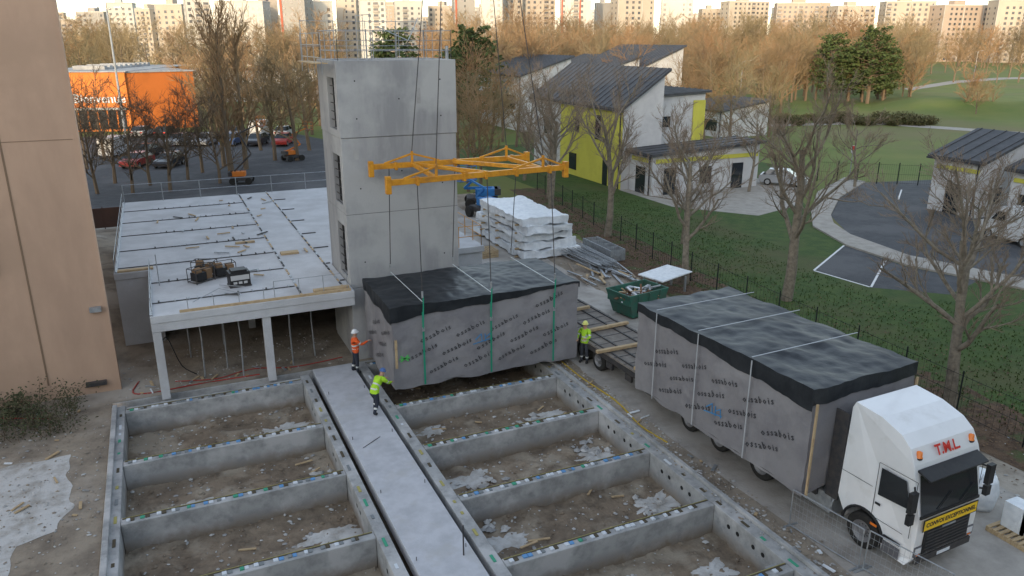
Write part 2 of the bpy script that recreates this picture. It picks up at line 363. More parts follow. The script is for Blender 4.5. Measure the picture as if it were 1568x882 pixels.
yj=[30.6,33.4,36.3,39.4,42.6,45.8,49.0]
for i,y in enumerate(yj):
    x1=4.35
    j.box(-.9 if y<35.5 else -2.2,x1,y-.035,y+.035,DZ+.002,DZ+.03,0)
    j.box(6.2,6.9 if y>33.4 else 6.38,y-.04,y+.04,DZ+.002,DZ+.04,0)
    x=-.7
    while x<4.2:
        j.box(x,x+.06,y-.09,y+.09,DZ+.031,DZ+.08,rng.choice([0,1,1]));x+=rng.uniform(.25,.6)
for xx in (4.42,6.12): 
    y=29.2
    while y<51.8:
        j.box(xx-.035,xx+.035,y,y+.3,DZ+.002,DZ+.035,rng.choice([0,0,1,2]));y+=.45
j.box(-1.0,-.9,29.1,35.5,DZ+.002,DZ+.06,1);j.box(-2.3,-2.2,35.6,51.9,DZ+.002,DZ+.06,1)
j.box(0,6.3,29.1,29.16,DZ+.002,DZ+.1,2)
j.box(4.9,6.3,29.35,29.6,DZ+.003,DZ+.12,2);j.box(-2.2,-.8,35.62,35.9,DZ+.003,DZ+.08,2)
j.box(4.6,5.4,35.6,36.0,DZ+.003,DZ+.1,2);j.box(2.9,3.8,38.6,38.8,DZ+.003,DZ+.09,2)
for i in range(30):
    x,y=rng.uniform(-.5,6),rng.uniform(29.8,50);a=rng.uniform(0,3);l=rng.uniform(.2,.9);j.beam((x,y,DZ+.06),(x+l*math.cos(a),y+l*math.sin(a),DZ+.06),.08,.04,rng.choice([0,1,2,2]))
j.build('slab_joint_upstands',[M('joint_dark',(.07,.07,.07)),steel,wood],parent=dk)
r_=MB()
def rail(pts,z,h,sp,mat=0,rr=.02,levels=(.5,1.0)):
    for i in range(len(pts)-1):
        a=Vector((*pts[i],z));b=Vector((*pts[i+1],z));L=(b-a).length;n=max(1,round(L/sp))
        for q in range(n+1):
            p=a.lerp(b,q/n);r_.tube([p,p+Vector((0,0,h))],rr,5,mat)
        for l in levels: r_.tube([a+Vector((0,0,h*l)),b+Vector((0,0,h*l))],rr*.8,5,mat)
rail([(-.93,29.6),(-.93,35.4)],DZ,.55,1.4,0,.015,(1,))
rail([(-2.28,35.6),(-2.28,51.8)],DZ,.6,1.6,0,.015,(1,))
rail([(.3,29.3),(3,29.3)],DZ,.5,.9,0,.014,())
rail([(3.4,29.3),(6.2,29.3)],DZ,.7,1.0,0,.014,(1,))
rail([(-2.2,51.8),(13,51.8)],DZ,1.1,2.2,0,.025)
rail([(11.4,33.5),(13.7,33.5),(13.7,40)],DZ,1.0,1.1,1,.02)
r_.tube([(.5,29.9,DZ+.1),(1.5,30.6,DZ+.3),(2.3,30.2,DZ+.1)],.014,5,0);r_.tube([(1.6,31.9,DZ+.05),(2.4,30.1,DZ+.4)],.014,5,0);r_.tube([(-.6,33,DZ),(-.6,33,DZ+1.3)],.02,5,0)
for (x,y) in ((.6,30.6),(1.5,31.2),(2.0,30.0),(4.0,30.4),(5.0,31),(.2,33),(1.6,34),(4.4,33.6)):
    r_.tube([(x,y,0),(x+rng.uniform(-.05,.05),y,1.6),(x,y,DZ-.29)],[.035,.03,.024],6,0)
r_.build('deck_rails_and_props',[steel,yellow],parent=dk)
def generator(x,y,a,kind):
    e=empty('generator',(x,y,DZ),a)
    m=MB()
    if kind:
        m.box(-.4,.4,-.3,.3,.08,.62,0);m.box(-.36,.36,-.305,-.3,.3,.5,1);m.box(-.3,.3,-.25,.25,.62,.7,0)
        m.box(-.42,.42,-.32,.32,0,.07,2)
        for q in (-.2,.0,.2): m.box(q-.07,q+.07,-.309,-.304,.14,.24,1)
    else:
        for sx in (-.45,.45):
            for sy in (-.28,.28): m.tube([(sx,sy,0),(sx,sy,.6)],.02,5,2)
        for z in (.05,.6):
            for sy in (-.28,.28): m.tube([(-.45,sy,z),(.45,sy,z)],.02,5,2)
            for sx in (-.45,.45): m.tube([(sx,-.28,z),(sx,.28,z)],.02,5,2)
        m.box(-.35,.1,-.22,.22,.08,.42,0);m.box(.12,.4,-.2,.2,.1,.5,3);m.lathe([(-.2,0,3),(-.2,.17,3),(.05,.17,3),(.05,0,3)],12,(-.1,0,.45),'x')
    m.build('casing',[blk,M('label',(.45,.45,.45)),steeld,M('motor',(.22,.14,.08))],parent=e,bevel=.015)
generator(1.9,33.3,.2,0);generator(1.2,33.9,-.4,0);generator(2.35,31.7,.1,1);generator(1.0,32.9,.6,0)
# ------------------------------------------------------------------ tower
TX0,TX1,TY0,TY1,TH=6.45,11.14,29.8,33.3,12.05
tw=empty('concrete_lift_tower')
w=MB()
zs=[0,3.15,6.18,9.18,TH]
OP=[None,(3.5,5.65),(6.5,8.45),(9.45,11.4)]
ya,yb=TY0+.45,TY0+1.75
for i in range(4):
    e_=.0 if i<3 else .03
    z0,z1=zs[i]+(.008 if i>0 else 0),zs[i+1]-.008
    w.box(TX0-e_,TX1+e_,TY0-e_,TY0+.2,z0,z1)
    w.box(TX0-e_,TX1+e_,TY1-.2,TY1,z0,z1)
    w.box(TX1-.2,TX1+e_,TY0+.201,TY1-.201,z0,z1)
    w.box(TX0-e_,TX0+.2,TY0+.201,ya,z0,z1);w.box(TX0-e_,TX0+.2,yb,TY1-.201,z0,z1)
    if OP[i] is None: w.box(TX0-e_,TX0+.2,ya,yb,z0,z1)
    else: w.box(TX0-e_,TX0+.2,ya,yb,z0,OP[i][0]);w.box(TX0-e_,TX0+.2,ya,yb,OP[i][1],z1)
w.box(TX0+.2,TX1-.2,TY0+.2,TY1-.2,TH-.5,TH-.3)
w.build('wall_panels',[concw],parent=tw,bevel=.012,seg=1)
w=MB()
for z in zs[1:-1]: w.box(TX0+.02,TX1-.02,TY0+.02,TY1-.02,z-.02,z+.02,0)
for z in zs[1:-1]: w.box(TX0+.21,TX0+.25,ya-.1,yb+.1,z+.1,z+2.7,1)  # dark sheets behind the openings stand in for the shaded interior
w.build('joints_and_opening_shade',[M('joint_mortar',(.13,.13,.13)),dark],parent=tw)
w=MB()
for o_ in OP[1:]:
    for i in range(6):
        z=o_[0]+(o_[1]-o_[0])*i/6;w.beam((TX0+.08,ya+.01,z),(TX0+.08,yb-.01,z),.025,.025,0)
w.build('opening_guards',[steeld],parent=tw)
w=MB()
for (x,z) in ((7.2,.9),(10.4,.9),(7.1,4.2),(10.5,4.2),(7.1,7.2),(10.5,7.2),(7.1,9.9),(10.5,9.9),(7.1,11.3),(10.5,11.3),(8.8,7.8),(8.8,10.6)):
    w.lathe([(0,0,0),(0,.03,0)],10,(x,TY0-.035 if z>9.2 else TY0-.004,z),'y')
w.build('tie_holes',[dark],parent=tw)
w=MB()
for (x,z,ww,h_) in ((10.9,5.9,.12,.5),(7.0,8.7,.10,.35),(9.6,11.0,.08,.6)):
    w.box(x-ww,x+ww,TY0-.037 if z>9.2 else TY0-.005,TY0-.001,z-h_,z)
w.build('repair_patches',[conc],parent=tw)
r_=MB()
rail([(TX0+.1,TY0+.1),(TX1-.1,TY0+.1),(TX1-.1,TY1-.1),(TX0+.1,TY1-.1),(TX0+.1,TY0+.1)],TH-.3,1.4,1.15,0,.016,(.45,.72,.98))
rail([(TX0-.55,TY0-.1),(TX0-.55,TY1+.4)],TH-.5,1.5,1.2,0,.016,(.4,.7,.98))
rail([(TX0-.5,TY1+.5),(TX1+.2,TY1+.5)],TH-.2,1.7,1.5,0,.016,(.4,.98))
rail([(TX0+1.6,TY0+.9),(TX0+1.6,TY1-.4)],TH-.3,2.0,.9,0,.016,(.98,))
r_.beam((TX0-.55,TY0,TH-.1),(TX0-.55,TY1,TH-.1),.5,.04,1)
r_.tube([(8.2,30.2,TH+1.2),(9.8,31.5,TH+.7),(10.6,32.6,TH+1.6)],.02,5,0);r_.tube([(10.9,30,TH-.1),(10.9,30,TH+.5)],.07,8,0)
r_.build('safety_rails',[steel,wood],parent=tw)
# ------------------------------------------------------------------ wrapped modules
WORD=textmesh('ossabois',.28,.004,1.3,1)
WH=max(v.x for v in WORD[0])
def wrapped(name,x0,x1,y0,y1,z0,z1,seed,drape,parent=None,faces=('front','left')):
    e=parent or empty(name)
    def dis(p,amp=.035):
        q=Vector((p[0]*.9+seed,p[1]*.9,p[2]*.9));n1=noise.noise_vector(q);n2=noise.noise_vector(q*3.2)
        return Vector(p)+n1*amp*1.6+n2*amp*.8
    def grid(mb,fn,nu,nv,mat,amp=.035):
        o=len(mb.v)
        for a in range(nu+1):
            for b in range(nv+1): mb.v.append(tuple(dis(fn(a/nu,b/nv),amp)))
        for a in range(nu):
            for b in range(nv):
                k0=o+a*(nv+1)+b;mb.f.append([k0,k0+nv+1,k0+nv+2,k0+1]);mb.m.append(mat)
    lx,ly,lz=x1-x0,y1-y0,z1-z0
    b=MB();dx,dy,dz=int(lx/.13),int(ly/.13),int(lz/.13)
    def sag(x,y): return .10*noise.noise(Vector((x*1.1+seed,y*1.1,7)))-.03
    def P(u,v,side):
        z=z0+lz*v
        if side==0: x,y=x0+lx*u,y0
        elif side==1: x,y=x1,y0+ly*u
        elif side==2: x,y=x1-lx*u,y1
        else: x,y=x0,y1-ly*u
        if v<.12: z+=sag(x,y)*(1-v/.12)
        return (x,y,z)
    for sd,nn in ((0,dx),(1,dy),(2,dx),(3,dy)): grid(b,lambda u,v,sd=sd:P(u,v,sd),nn,dz,0)
    grid(b,lambda u,v:(x0+lx*u,y0+ly*v,z0+.06),8,8,1)
    grid(b,lambda u,v:(x0+lx*u,y0+ly*v,z1-.05),8,8,0)
    b.build('membrane',[wrap,steeld],parent=e,smooth=True)
    c=MB();o_=.035
    X0,X1,Y0,Y1=x0-o_,x1+o_,y0-o_,y1+o_
    def top(u,v):
        x,y=X0+(X1-X0)*u,Y0+(Y1-Y0)*v;m_=min(1,8*min(u,1-u))*min(1,8*min(v,1-v))
        zz=z1+o_+.05*math.sin(math.pi*u)*math.sin(math.pi*v)+m_*(.05*noise.noise(Vector((x*1.3+seed,y*.8,2)))+.03*abs(noise.noise(Vector((x*2.2+y*1.0+seed,y*1.8-x*.8,4)))))
        return (x,y,zz)
    grid(c,top,dx*2,dy*2,0)
    def dr(x,y,side):
        return drape(side,(x-x0)/lx,(y-y0)/ly)+.10*noise.noise(Vector((x*.8+seed,y*.8,3)))+.03*noise.noise(Vector((x*4,y*4,5)))
    def S(u,v,side):
        if side==0: x,y=X0+(X1-X0)*u,Y0
        elif side==1: x,y=X1,Y0+(Y1-Y0)*u
        elif side==2: x,y=X1-(X1-X0)*u,Y1
        else: x,y=X0,Y1-(Y1-Y0)*u
        h=max(.04,dr(x,y,side));return (x,y,z1+o_-h*(1-v))
    for sd,nn in ((0,dx*2),(1,dy*2),(2,dx),(3,dy*2)): grid(c,lambda u,v,sd=sd:S(u,v,sd),nn,6,0)
    c.build('top_cover',[black],parent=e,smooth=True)
    t=MB();vs,fs=WORD
    ang=R(19)
    for side in faces:
        W=lx if side=='front' else ly
        for r in range(-14,40):
            for k in range(-10,16):
                u=k*2.05+(r*.72)%2.05;v=r*.44
                cx=u*math.cos(ang)-v*math.sin(ang);cz=u*math.sin(ang)+v*math.cos(ang)
                dd=drape(0,cx/lx,0) if side=='front' else drape(3,0,1-cx/ly)
                if cx-WH<.06 or cx+WH>W-.06 or cz-.3<.1 or cz+.3>lz-dd-.02: continue
                out=[]
                for p in vs:
                    a=cx+p.x*math.cos(ang)-p.y*math.sin(ang);h=cz+p.x*math.sin(ang)+p.y*math.cos(ang)
                    if side=='front': q=dis((x0+a,y0,z0+h));q.y-=.022
                    else: q=dis((x0,y1-a,z0+h));q.x-=.022
                    out.append(q)
                t.add(out,fs)
    t.build('printed_text',[ink],parent=e)
    return e,dis
def dr1(side,u,v):
    if side==0: return .55-.45*min(1,u*1.1)
    if side==3: return .62-.2*v
    if side==1: return .3
    return .4
mx0,mx1,my0,my1,mz0,mz1=6.9,14.6,25.5,29.4,.42,3.6
m1,dis1=wrapped('suspended_module',mx0,mx1,my0,my1,mz0,mz1,3.3,dr1)
s=MB()
for x in (8.05,10.75,13.45):
    s.box(x-.035,x+.035,my0-.11,my0-.10,mz0+.05,mz1-.25,0)
    s.tube([(x,my0-.12,mz1-.9),(x+.03,my0-.14,mz1+.35)],.025,6,0)
    s.box(x-.05,x+.05,my0-.14,my0-.112,mz1-1.0,mz1-.85,2)
    s.box(x-.03,x+.03,my1+.10,my1+.11,mz0+.05,mz1,0)
    s.box(x-.012,x+.012,my0-.1,my1+.1,mz1+.14,mz1+.15,1)
for (a,b,c_,d_) in ((7.15,1.4,7.45,1.62),(7.15,1.62,7.45,1.4),(7.1,1.5,7.5,1.52)):
    s.beam((a,my0-.08,mz0+b-.3),(c_,my0-.08,mz0+d_-.3),.012,.05,3)
s.box(6.95,7.03,my0-.13,my0-.07,1.3,2.4,4)
s.box(mx0+.3,mx1-.3,my0+.3,my0+.42,mz0-.05,mz0+.05,5);s.box(mx0+.3,mx1-.3,my1-.42,my1-.3,mz0-.05,mz0+.05,5)
s.build('lifting_straps',[green,M('strap_white',(.6,.65,.65)),steel,greent,wood,steeld],parent=m1)
def bluemark(par,X):
    b=MB()
    for p,q in (((0,0),(.25,.22)),((.25,.22),(.28,-.1)),((.4,.2),(.42,-.12)),((.42,.05),(.62,.18)),((.62,.18),(.66,-.1)),((-.1,-.16),(.7,-.02))):
        b.beam(X@Vector((p[0],0,p[1])),X@Vector((q[0],0,q[1])),.012,.03)
    b.build('blue_spray_mark',[M('spray_blue',(.06,.25,.5))],parent=par)
bluemark(m1,Matrix.Translation((10.1,my0-.09,1.9)))
sp=empty('crane_spreader_beam')
s=MB();Z=8.15
F0,F1=(7.0,25.4,Z),(14.1,25.9,Z);G0,G1=(7.35,29.0,Z),(13.9,28.9,Z)
s.beam(F0,F1,.16,.2);s.beam(G0,G1,.16,.2)
def lerp(a,b,t): return tuple(a[i]+(b[i]-a[i])*t for i in range(3))
for A,Bq in ((F0,F1),(G0,G1)):
    for t0,t1 in ((.08,.25),(.42,.25),(.68,.86),(.98,.86)):
        p=lerp(A,Bq,t0);q=lerp(A,Bq,t1);s.beam((p[0],p[1],p[2]+.1),(q[0],q[1],q[2]+.42),.07,.07)
    p=lerp(A,Bq,.25);q=lerp(A,Bq,.86)
    for c in (p,q): s.beam((c[0],c[1],c[2]+.1),(c[0],c[1],c[2]+.52),.09,.09)
    for t0 in (0,1):
        c=lerp(A,Bq,t0);s.box(c[0]-.09,c[0]+.09,c[1]-.11,c[1]+.11,c[2]-.38,c[2]+.22)
    for t0 in (.15,.4,.52,.7,.9):
        c=lerp(A,Bq,t0);s.box(c[0]-.05,c[0]+.05,c[1]-.11,c[1]+.11,c[2]-.17,c[2]+.13)
a=lerp(F0,F1,.25);b=lerp(G0,G1,.25);c=lerp(F0,F1,.86);d_=lerp(G0,G1,.86)
for p,q in ((a,b),(c,d_),(lerp(F0,F1,.55),b),(lerp(G0,G1,.5),c)): s.beam((p[0],p[1],p[2]+.02),(q[0],q[1],q[2]+.02),.12,.15)
s.build('steel_frame',[yellow],parent=sp,bevel=.01,seg=1)
s=MB();hook=(10.7,27.6,27)
for p in (a,b,c,d_): s.tube([(p[0],p[1],p[2]+.5),hook],.018,5,0)
for x,(A,Bq),yy in ((8.05,(F0,F1),my0-.14),(10.75,(F0,F1),my0-.14),(13.45,(F0,F1),my0-.14),(8.05,(G0,G1),my1+.1),(10.75,(G0,G1),my1+.1),(13.45,(G0,G1),my1+.1)):
    t_=(x-A[0])/(Bq[0]-A[0]);p=lerp(A,Bq,t_);s.tube([(p[0],p[1],p[2]-.1),(x,yy,mz1+.3)],.018,5,0)
    s.tube([(x,yy,mz1+.3),(x,yy,mz1+.55)],.04,6,1)
s.build('slings',[steeld,steel],parent=sp)
# ------------------------------------------------------------------ wheels
def wheel(mb,x,y,rad,w,side,n=28):
    prof=[(0,rad*.60,0),(0.0,rad*.9,0),(.03,rad*.97,0),(.05,rad,0),(w-.05,rad,0),(w,rad*.93,0),(w,rad*.2,0)]
    mb.lathe(prof,n,(x,y,rad),'x',0,flip=-side*1.0)
    mb.lathe([(0.005,rad*.61,1),(.03,rad*.56,1),(.05,rad*.5,1),(.09,rad*.42,1),(.09,rad*.25,1),(.0,rad*.22,1),(-.02,rad*.15,1),(-.02,0,1)],n,(x,y,rad),'x',1,flip=-side*1.0)
    for k_ in range(10):
        t=2*math.pi*k_/10;mb.lathe([(.08,.0,2),(.08,rad*.045,2)],6,(x+side*.005,y+rad*.33*math.cos(t),rad+rad*.33*math.sin(t)),'x',2,flip=-side)
# ------------------------------------------------------------------ truck (front faces -y, origin below front bumper centre)
tr=empty('flatbed_truck',(16.85,10.55,0),R(2.0))
cab=MB()
def hw(z): return 1.25 if z<2.6 else 1.25-.10*min(1,(z-2.6)/1.2)
prof=[(.12,.32),(.02,.5),(0,1.2),(.02,1.72),(.26,2.80),(.32,3.0),(.50,3.36),(.80,3.60),(1.4,3.80),(2.2,3.88),(2.28,3.7),(2.28,1.15),(2.02,.72)]
ar=[(1.42+.60*math.cos(t),.55+.60*math.sin(t)) for t in [math.pi*i/12 for i in range(13)]]
prof=prof+[(2.02,.6)]+ar[1:-1]+[(.82,.5),(.80,.34)]
n=len(prof)
vsL=[(-hw(z)+(.10 if y<.06 else 0)*1,y,z) for y,z in prof];vsR=[(hw(z)-(.10 if y<.06 else 0),y,z) for y,z in prof]
fs=[list(range(n)),[n+i for i in range(n)][::-1]]+[((i+1)%n,i,n+i,n+(i+1)%n) for i in range(n)]
cab.add(vsL+vsR,fs)
cab.build('cab_body',[white],parent=tr,bevel=.06,seg=3)
c=MB()
def ws(x,t,off=.02): return (x,.02+.24*t-off,1.72+1.08*t+off*.2)
c.add([ws(-1.10,.02),ws(1.10,.02),ws(1.06,.95),ws(-1.06,.95)],[(0,1,2,3)],0)
for sx in (-1,1):
    X=sx*1.256
    pts=[(X,.22,1.85),(X,1.12,1.78),(X,1.12,2.55),(X,.42,2.55)]
    c.poly(pts if sx<0 else pts[::-1],0)
c.build('windows',[glass],parent=tr)
c=MB()
for x in (-.5,.35): c.beam((x,-.01,1.78),(x+.55,.06,2.12),.02,.02,0)
c.box(-.86,.86,-.03,.05,.60,1.30,0)
for i in range(7): c.box(-.80,.80,-.055,-.031,.64+i*.095,.675+i*.095,1)
c.box(-.25,.25,-.06,-.031,1.22,1.27,2)
c.box(-1.05,1.05,-.035,.05,.36,.54,1);c.box(-1.12,1.12,-.02,.1,1.66,1.735,0)
c.box(-.25,.25,-.042,-.036,.40,.50,5)
c.add([(-1.1,-.08,2.76),(1.1,-.08,2.76),(1.12,.27,2.90),(-1.12,.27,2.90),(-1.1,-.07,2.72),(1.1,-.07,2.72),(1.12,.27,2.84),(-1.12,.27,2.84)],[(0,1,2,3),(7,6,5,4),(0,4,5,1),(0,3,7,4),(1,5,6,2)],0)
for sx in (-1,1):
    c.box(min(sx*.86,sx*1.13),max(sx*.86,sx*1.13),-.015,.12,.58,.86,3)
    c.box(min(sx*.89,sx*1.10),max(sx*.89,sx*1.10),-.022,.1,.66,.82,4);c.box(min(sx*.93,sx*1.05),max(sx*.93,sx*1.05),-.024,.1,.60,.64,6)
    c.box(min(sx*1.36,sx*1.58),max(sx*1.36,sx*1.58),-.02,.1,1.95,2.5,0);c.box(min(sx*1.38,sx*1.56),max(sx*1.38,sx*1.56),-.02,.1,1.62,1.9,0)
    c.beam((sx*1.24,.2,2.5),(sx*1.42,.05,2.44),.04,.04,0);c.beam((sx*1.24,.2,1.8),(sx*1.42,.05,1.8),.04,.04,0)
    X=sx*1.253
    for (y0,y1,z0,z1) in ((.12,.135,1.1,2.65),(1.2,1.215,1.1,2.65),(.12,1.2,2.65,2.662),(.3,1.2,1.1,1.112),(1.3,2.25,1.9,1.91)):
        c.box(min(X,X-sx*.01),max(X,X-sx*.01),y0,y1,z0,z1,0)
    c.box(min(X,X+sx*.02),max(X,X+sx*.02),1.0,1.15,1.5,1.56,0)
    c.box(min(X,X+sx*.02),max(X,X+sx*.02),.30,.78,.36,.66,3);c.box(min(X,X+sx*.03),max(X,X+sx*.03),.3,.78,.75,.82,0)
    c.box(min(X,X+sx*.012),max(X,X+sx*.012),1.0,1.2,.86,.93,6)
    pts=[(sx*1.255,1.42+.62*math.cos(t),.55+.62*math.sin(t)) for t in [math.pi*i/14 for i in range(15)]]
    c.tube(pts,.04,6,0)
    c.box(min(sx*1.2,sx*1.24),max(sx*1.2,sx*1.24),2.29,2.7,.9,3.5,1)
c.build('grille_and_trim',[blk,steeld,steel,M('lamp_housing',(.12,.12,.13),rough=.3),M('headlamp',(.65,.67,.7),rough=.1,spec=.8),whitef,orange],parent=tr,bevel=.008,seg=1)
c=MB()
for x,y,z in ((-.98,.40,3.10),(.98,.40,3.10)):
    c.lathe([(0,.08,0),(.05,.09,0),(.06,.075,1),(.19,.065,1),(.22,0,1)],14,(x,y,z),'z',1)
c.build('beacons',[blk,orange],parent=tr,smooth=True)
c=MB();c.box(-1.0,1.0,-.07,-.045,1.34,1.62,0);c.box(-1.03,1.03,-.066,-.047,1.315,1.645,1);c.build('oversize_load_sign',[yel2,blk],parent=tr)
vs,fs=textmesh('CONVOI EXCEPTIONNEL',.165,.006)
c=MB();c.add([(p.x,-.075,1.48+p.y) for p in vs],fs);c.build('sign_text',[blk],parent=tr)
vs,fs=textmesh('T.M.L.',.36,.012)
c=MB();c.add([(p.x,.41+p.y*.45-.06,3.18+p.y*.89+.03) for p in vs],fs);c.build('haulier_lettering',[red],parent=tr)
c=MB()
c.box(-.45,-.33,.6,7.0,.7,.95,0);c.box(.33,.45,.6,7.0,.7,.95,0);c.box(-.4,.4,.9,2.4,.4,1.0,0)
c.box(-1.2,-.6,2.5,3.6,.35,.9,1);c.box(.6,1.2,2.5,3.6,.35,.9,1)
c.lathe([(0,0,1),(0,.3,1),(.9,.3,1),(.9,0,1)],16,(-.9,2.45,.62),'y',1)
c.build('tractor_chassis',[steeld,steel],parent=tr,bevel=.02)
c=MB()
for sx in (-1,1): wheel(c,sx*1.24,1.42,.5,.32,sx)
for sx in (-1,1): wheel(c,sx*1.24,5.1,.5,.55,sx)
for sx in (-1,1):
    for yy in (7.0,8.5,14.2,15.4): wheel(c,sx*1.22,yy,.44,.5,sx)
c.build('wheels',[rubber,M('rim',(.22,.22,.23),rough=.5,metal=.3),steeld],parent=tr,smooth=False)
c=MB()
c.box(-1.27,1.27,2.95,19.8,.93,1.0,1);c.box(-1.29,-1.2,2.95,19.8,.72,.925,0);c.box(1.2,1.29,2.95,19.8,.72,.925,0)
c.box(-.5,-.38,2.95,19.8,.5,.92,0);c.box(.38,.5,2.95,19.8,.5,.92,0)
for i in range(24): c.box(-1.26,1.26,3.2+i*.7,3.24+i*.7,1.002,1.015,0)
for x in (-1.1,-.5,.5,1.1): c.box(x-.03,x+.03,10.8,19.7,1.003,1.05,2)
c.box(-1.25,1.25,19.81,19.95,.55,.95,0)
for i in range(8): c.box(-1.3,-1.2,4+i*1.3,4.4+i*1.3,.45,.7,0)
c.build('trailer_bed',[steeld,M('bed_boards',(.17,.15,.13),(.24,.215,.19),3,.9,.3,20),steeld],parent=tr)
c=MB()
for (y,x0,x1,dy) in ((18.2,-1.9,.9,.1),(15.7,-1.9,1.3,.1),(13.6,-1.7,1.1,-.1),(11.6,-1.3,1.3,0)):
    c.beam((x0,y,1.12),(x1,y+dy,1.12),.16,.12)
c.build('timber_bearers',[wood],parent=tr,bevel=.01)
ld=empty('wrapped_module_load');ld.parent=tr
def dr2(side,u,v):
    if side==3: return .26+.35*(1-v)
    if side==0: return .45-.1*u
    return .35
_,dis2=wrapped('x',-2.1,1.85,2.75,10.45,1.06,4.15,11.7,dr2,parent=ld,faces=('left',))
c=MB()
for y in (4.9,7.2,9.3):
    c.box(-2.1-.13,-2.1-.115,y-.018,y+.018,1.1,4.2,0);c.box(-2.23,1.98,y-.018,y+.018,4.31,4.32,0)
for x in (-2.05,1.8): c.box(x-.03,x+.03,2.61,2.66,1.1,3.8,1)
c.build('load_straps',[M('strap_grey',(.42,.44,.46)),wood],parent=ld)
bluemark(ld,Matrix.Translation((-2.21,6.6,2.0))@Matrix.Rotation(R(-90),4,'Z'))
# ------------------------------------------------------------------ trees
def grow(mb,p,d,L,r,lev,rg,sp):
    n=sp['seg'][lev];pts=[p];rad=[r];dd=d.copy();st=L/n
    for i in range(n):
        dd=(dd+Vector((rg.gauss(0,1),rg.gauss(0,1),rg.gauss(0,1)))*sp['wob'][lev]+Vector((0,0,sp['up'][lev]))).normalized()
        pts.append(pts[-1]+dd*st);rad.append(r*(1-(i+1)/n*(1-sp['tip'][lev])))
    mb.tube(pts,rad,sp['sides'][lev],0 if lev<sp['bk'] else 1,cap=False)
    if lev+1<len(sp['n']):
        k=sp['n'][lev]
        for c in range(k):
            t=sp['t0'][lev]+(1-sp['t0'][lev])*(c+rg.random())/k;t=min(t,.999)
            i=int(t*n);f=t*n-i;q=pts[i].lerp(pts[i+1],f);base=(pts[i+1]-pts[i]).normalized()
            a=rg.uniform(0,2*math.pi) if lev else (c*2.4+rg.uniform(-.3,.3))
            o=Vector((math.cos(a),math.sin(a),0));o=(o-base*o.dot(base)).normalized() if abs(base.z)>.2 else Vector((math.cos(a)*.3,math.sin(a)*.3,1)).normalized()
            s_=rg.uniform(*sp['sp'][lev]);nd=(base*math.cos(s_)+o*math.sin(s_)).normalized()
            grow(mb,q,nd,L*rg.uniform(*sp['len'][lev])*(1-.35*t if lev else 1),max(rad[i]*sp['rr'][lev],sp['rmin']),lev+1,rg,sp)
spn=dict(n=[10,6,7,6,0],seg=[5,4,4,3,2],wob=[.06,.16,.14,.12,.1],up=[.03,.14,.16,.14,.10],tip=[.4,.45,.4,.3,.3],sides=[8,6,4,3,3],bk=3,
    t0=[.34,.25,.15,.15],sp=[(.6,1.05),(.5,.95),(.4,.9),(.35,.8)],len=[(.42,.62),(.45,.65),(.4,.65),(.4,.7)],rr=[.52,.5,.42,.5],rmin=.010)
def near_tree(seed,x,y,h,r=.2,name='bare_plane_tree'):
    rg=random.Random(seed);m=MB();grow(m,Vector((0,0,-.1)),Vector((rg.uniform(-.06,.06),rg.uniform(-.06,.06),1)).normalized(),h*.75,r,0,rg,spn)
    o=m.build(name,[bark,twig],smooth=True);o.location=(x,y,0);o.rotation_euler=(0,0,rg.uniform(0,6));return o
for sd,x,y,h,r in ((1,26.7,51.2,9.6,.24),(2,27.2,43.8,10,.26),(3,25.5,32.8,8.8,.22),(4,28.5,28.3,10.5,.30),(5,25.3,16.6,8.4,.25),(6,29.5,57,9.5,.2),(7,36,24,7,.15),(8,31.5,66,9,.2),(9,47,52.5,8,.15),(10,57,50,7,.14),(11,30.6,40,7.5,.13)):
    near_tree(sd,x,y,h,r)
spf=dict(n=[12,7,7,0],seg=[4,3,3,2],wob=[.05,.15,.15,.1],up=[.03,.08,.1,.1],tip=[.3,.4,.4,.3],sides=[5,3,3,3],bk=1,
    t0=[.22,.2,.15],sp=[(.5,1.1),(.5,1.0),(.4,1.0)],len=[(.4,.6),(.4,.7),(.5,.9)],rr=[.45,.5,.5],rmin=.023)
spp=dict(spf);spp['n']=[26,6,5,0];spp['sp']=[(.2,.5),(.3,.7),(.3,.7)];spp['len']=[(.2,.32),(.4,.6),(.5,.8)];spp['t0']=[.15,.2,.15]
far=[]
for i in range(5):
    rg=random.Random(50+i);m=MB();grow(m,Vector((0,0,-.2)),Vector((0,0,1)),7.5,.22,0,rg,spf);far.append(m.mesh('far_tree',[barkf,twigf]))
fard=[]
for i in range(3):
    rg=random.Random(80+i);m=MB();grow(m,Vector((0,0,-.2)),Vector((0,0,1)),7.5,.22,0,rg,spf);fard.append(m.mesh('dark_tree',[barkf,twigd]))
popl=[]
for i in range(2):
    rg=random.Random(90+i);m=MB();grow(m,Vector((0,0,-.2)),Vector((0,0,1)),9.5,.22,0,rg,spp);popl.append(m.mesh('poplar',[barkf,twigf]))
def inst(me,name,x,y,s,parent=None,rz=None,z=0,sz=None):
    o=bpy.data.objects.new(name,me);scene.collection.objects.link(o);o.location=(x,y,z);o.scale=(s,s,sz or s);o.rotation_euler=(0,0,rng.uniform(0,6.28) if rz is None else rz)
    if parent:o.parent=parent
    return o
for (b_,t_,h_) in ((130,65,7.5),(160,70,8),(185,65,7.5),(215,69,7.5),(245,66,8),(275,72,7.5),(120,78,8),(300,76,8),(150,84,8.5),(325,70,7.5)):
    x,y=bearing(b_,t_);inst(rng.choice(fard),'bare_tree',x,y,h_/9.5)
for (b_,t_,h_) in ((345,74,16),(368,78,15),(335,80,13)):
    x,y=bearing(b_,t_);inst(rng.choice(popl),'poplar_tree',x,y,h_/11)
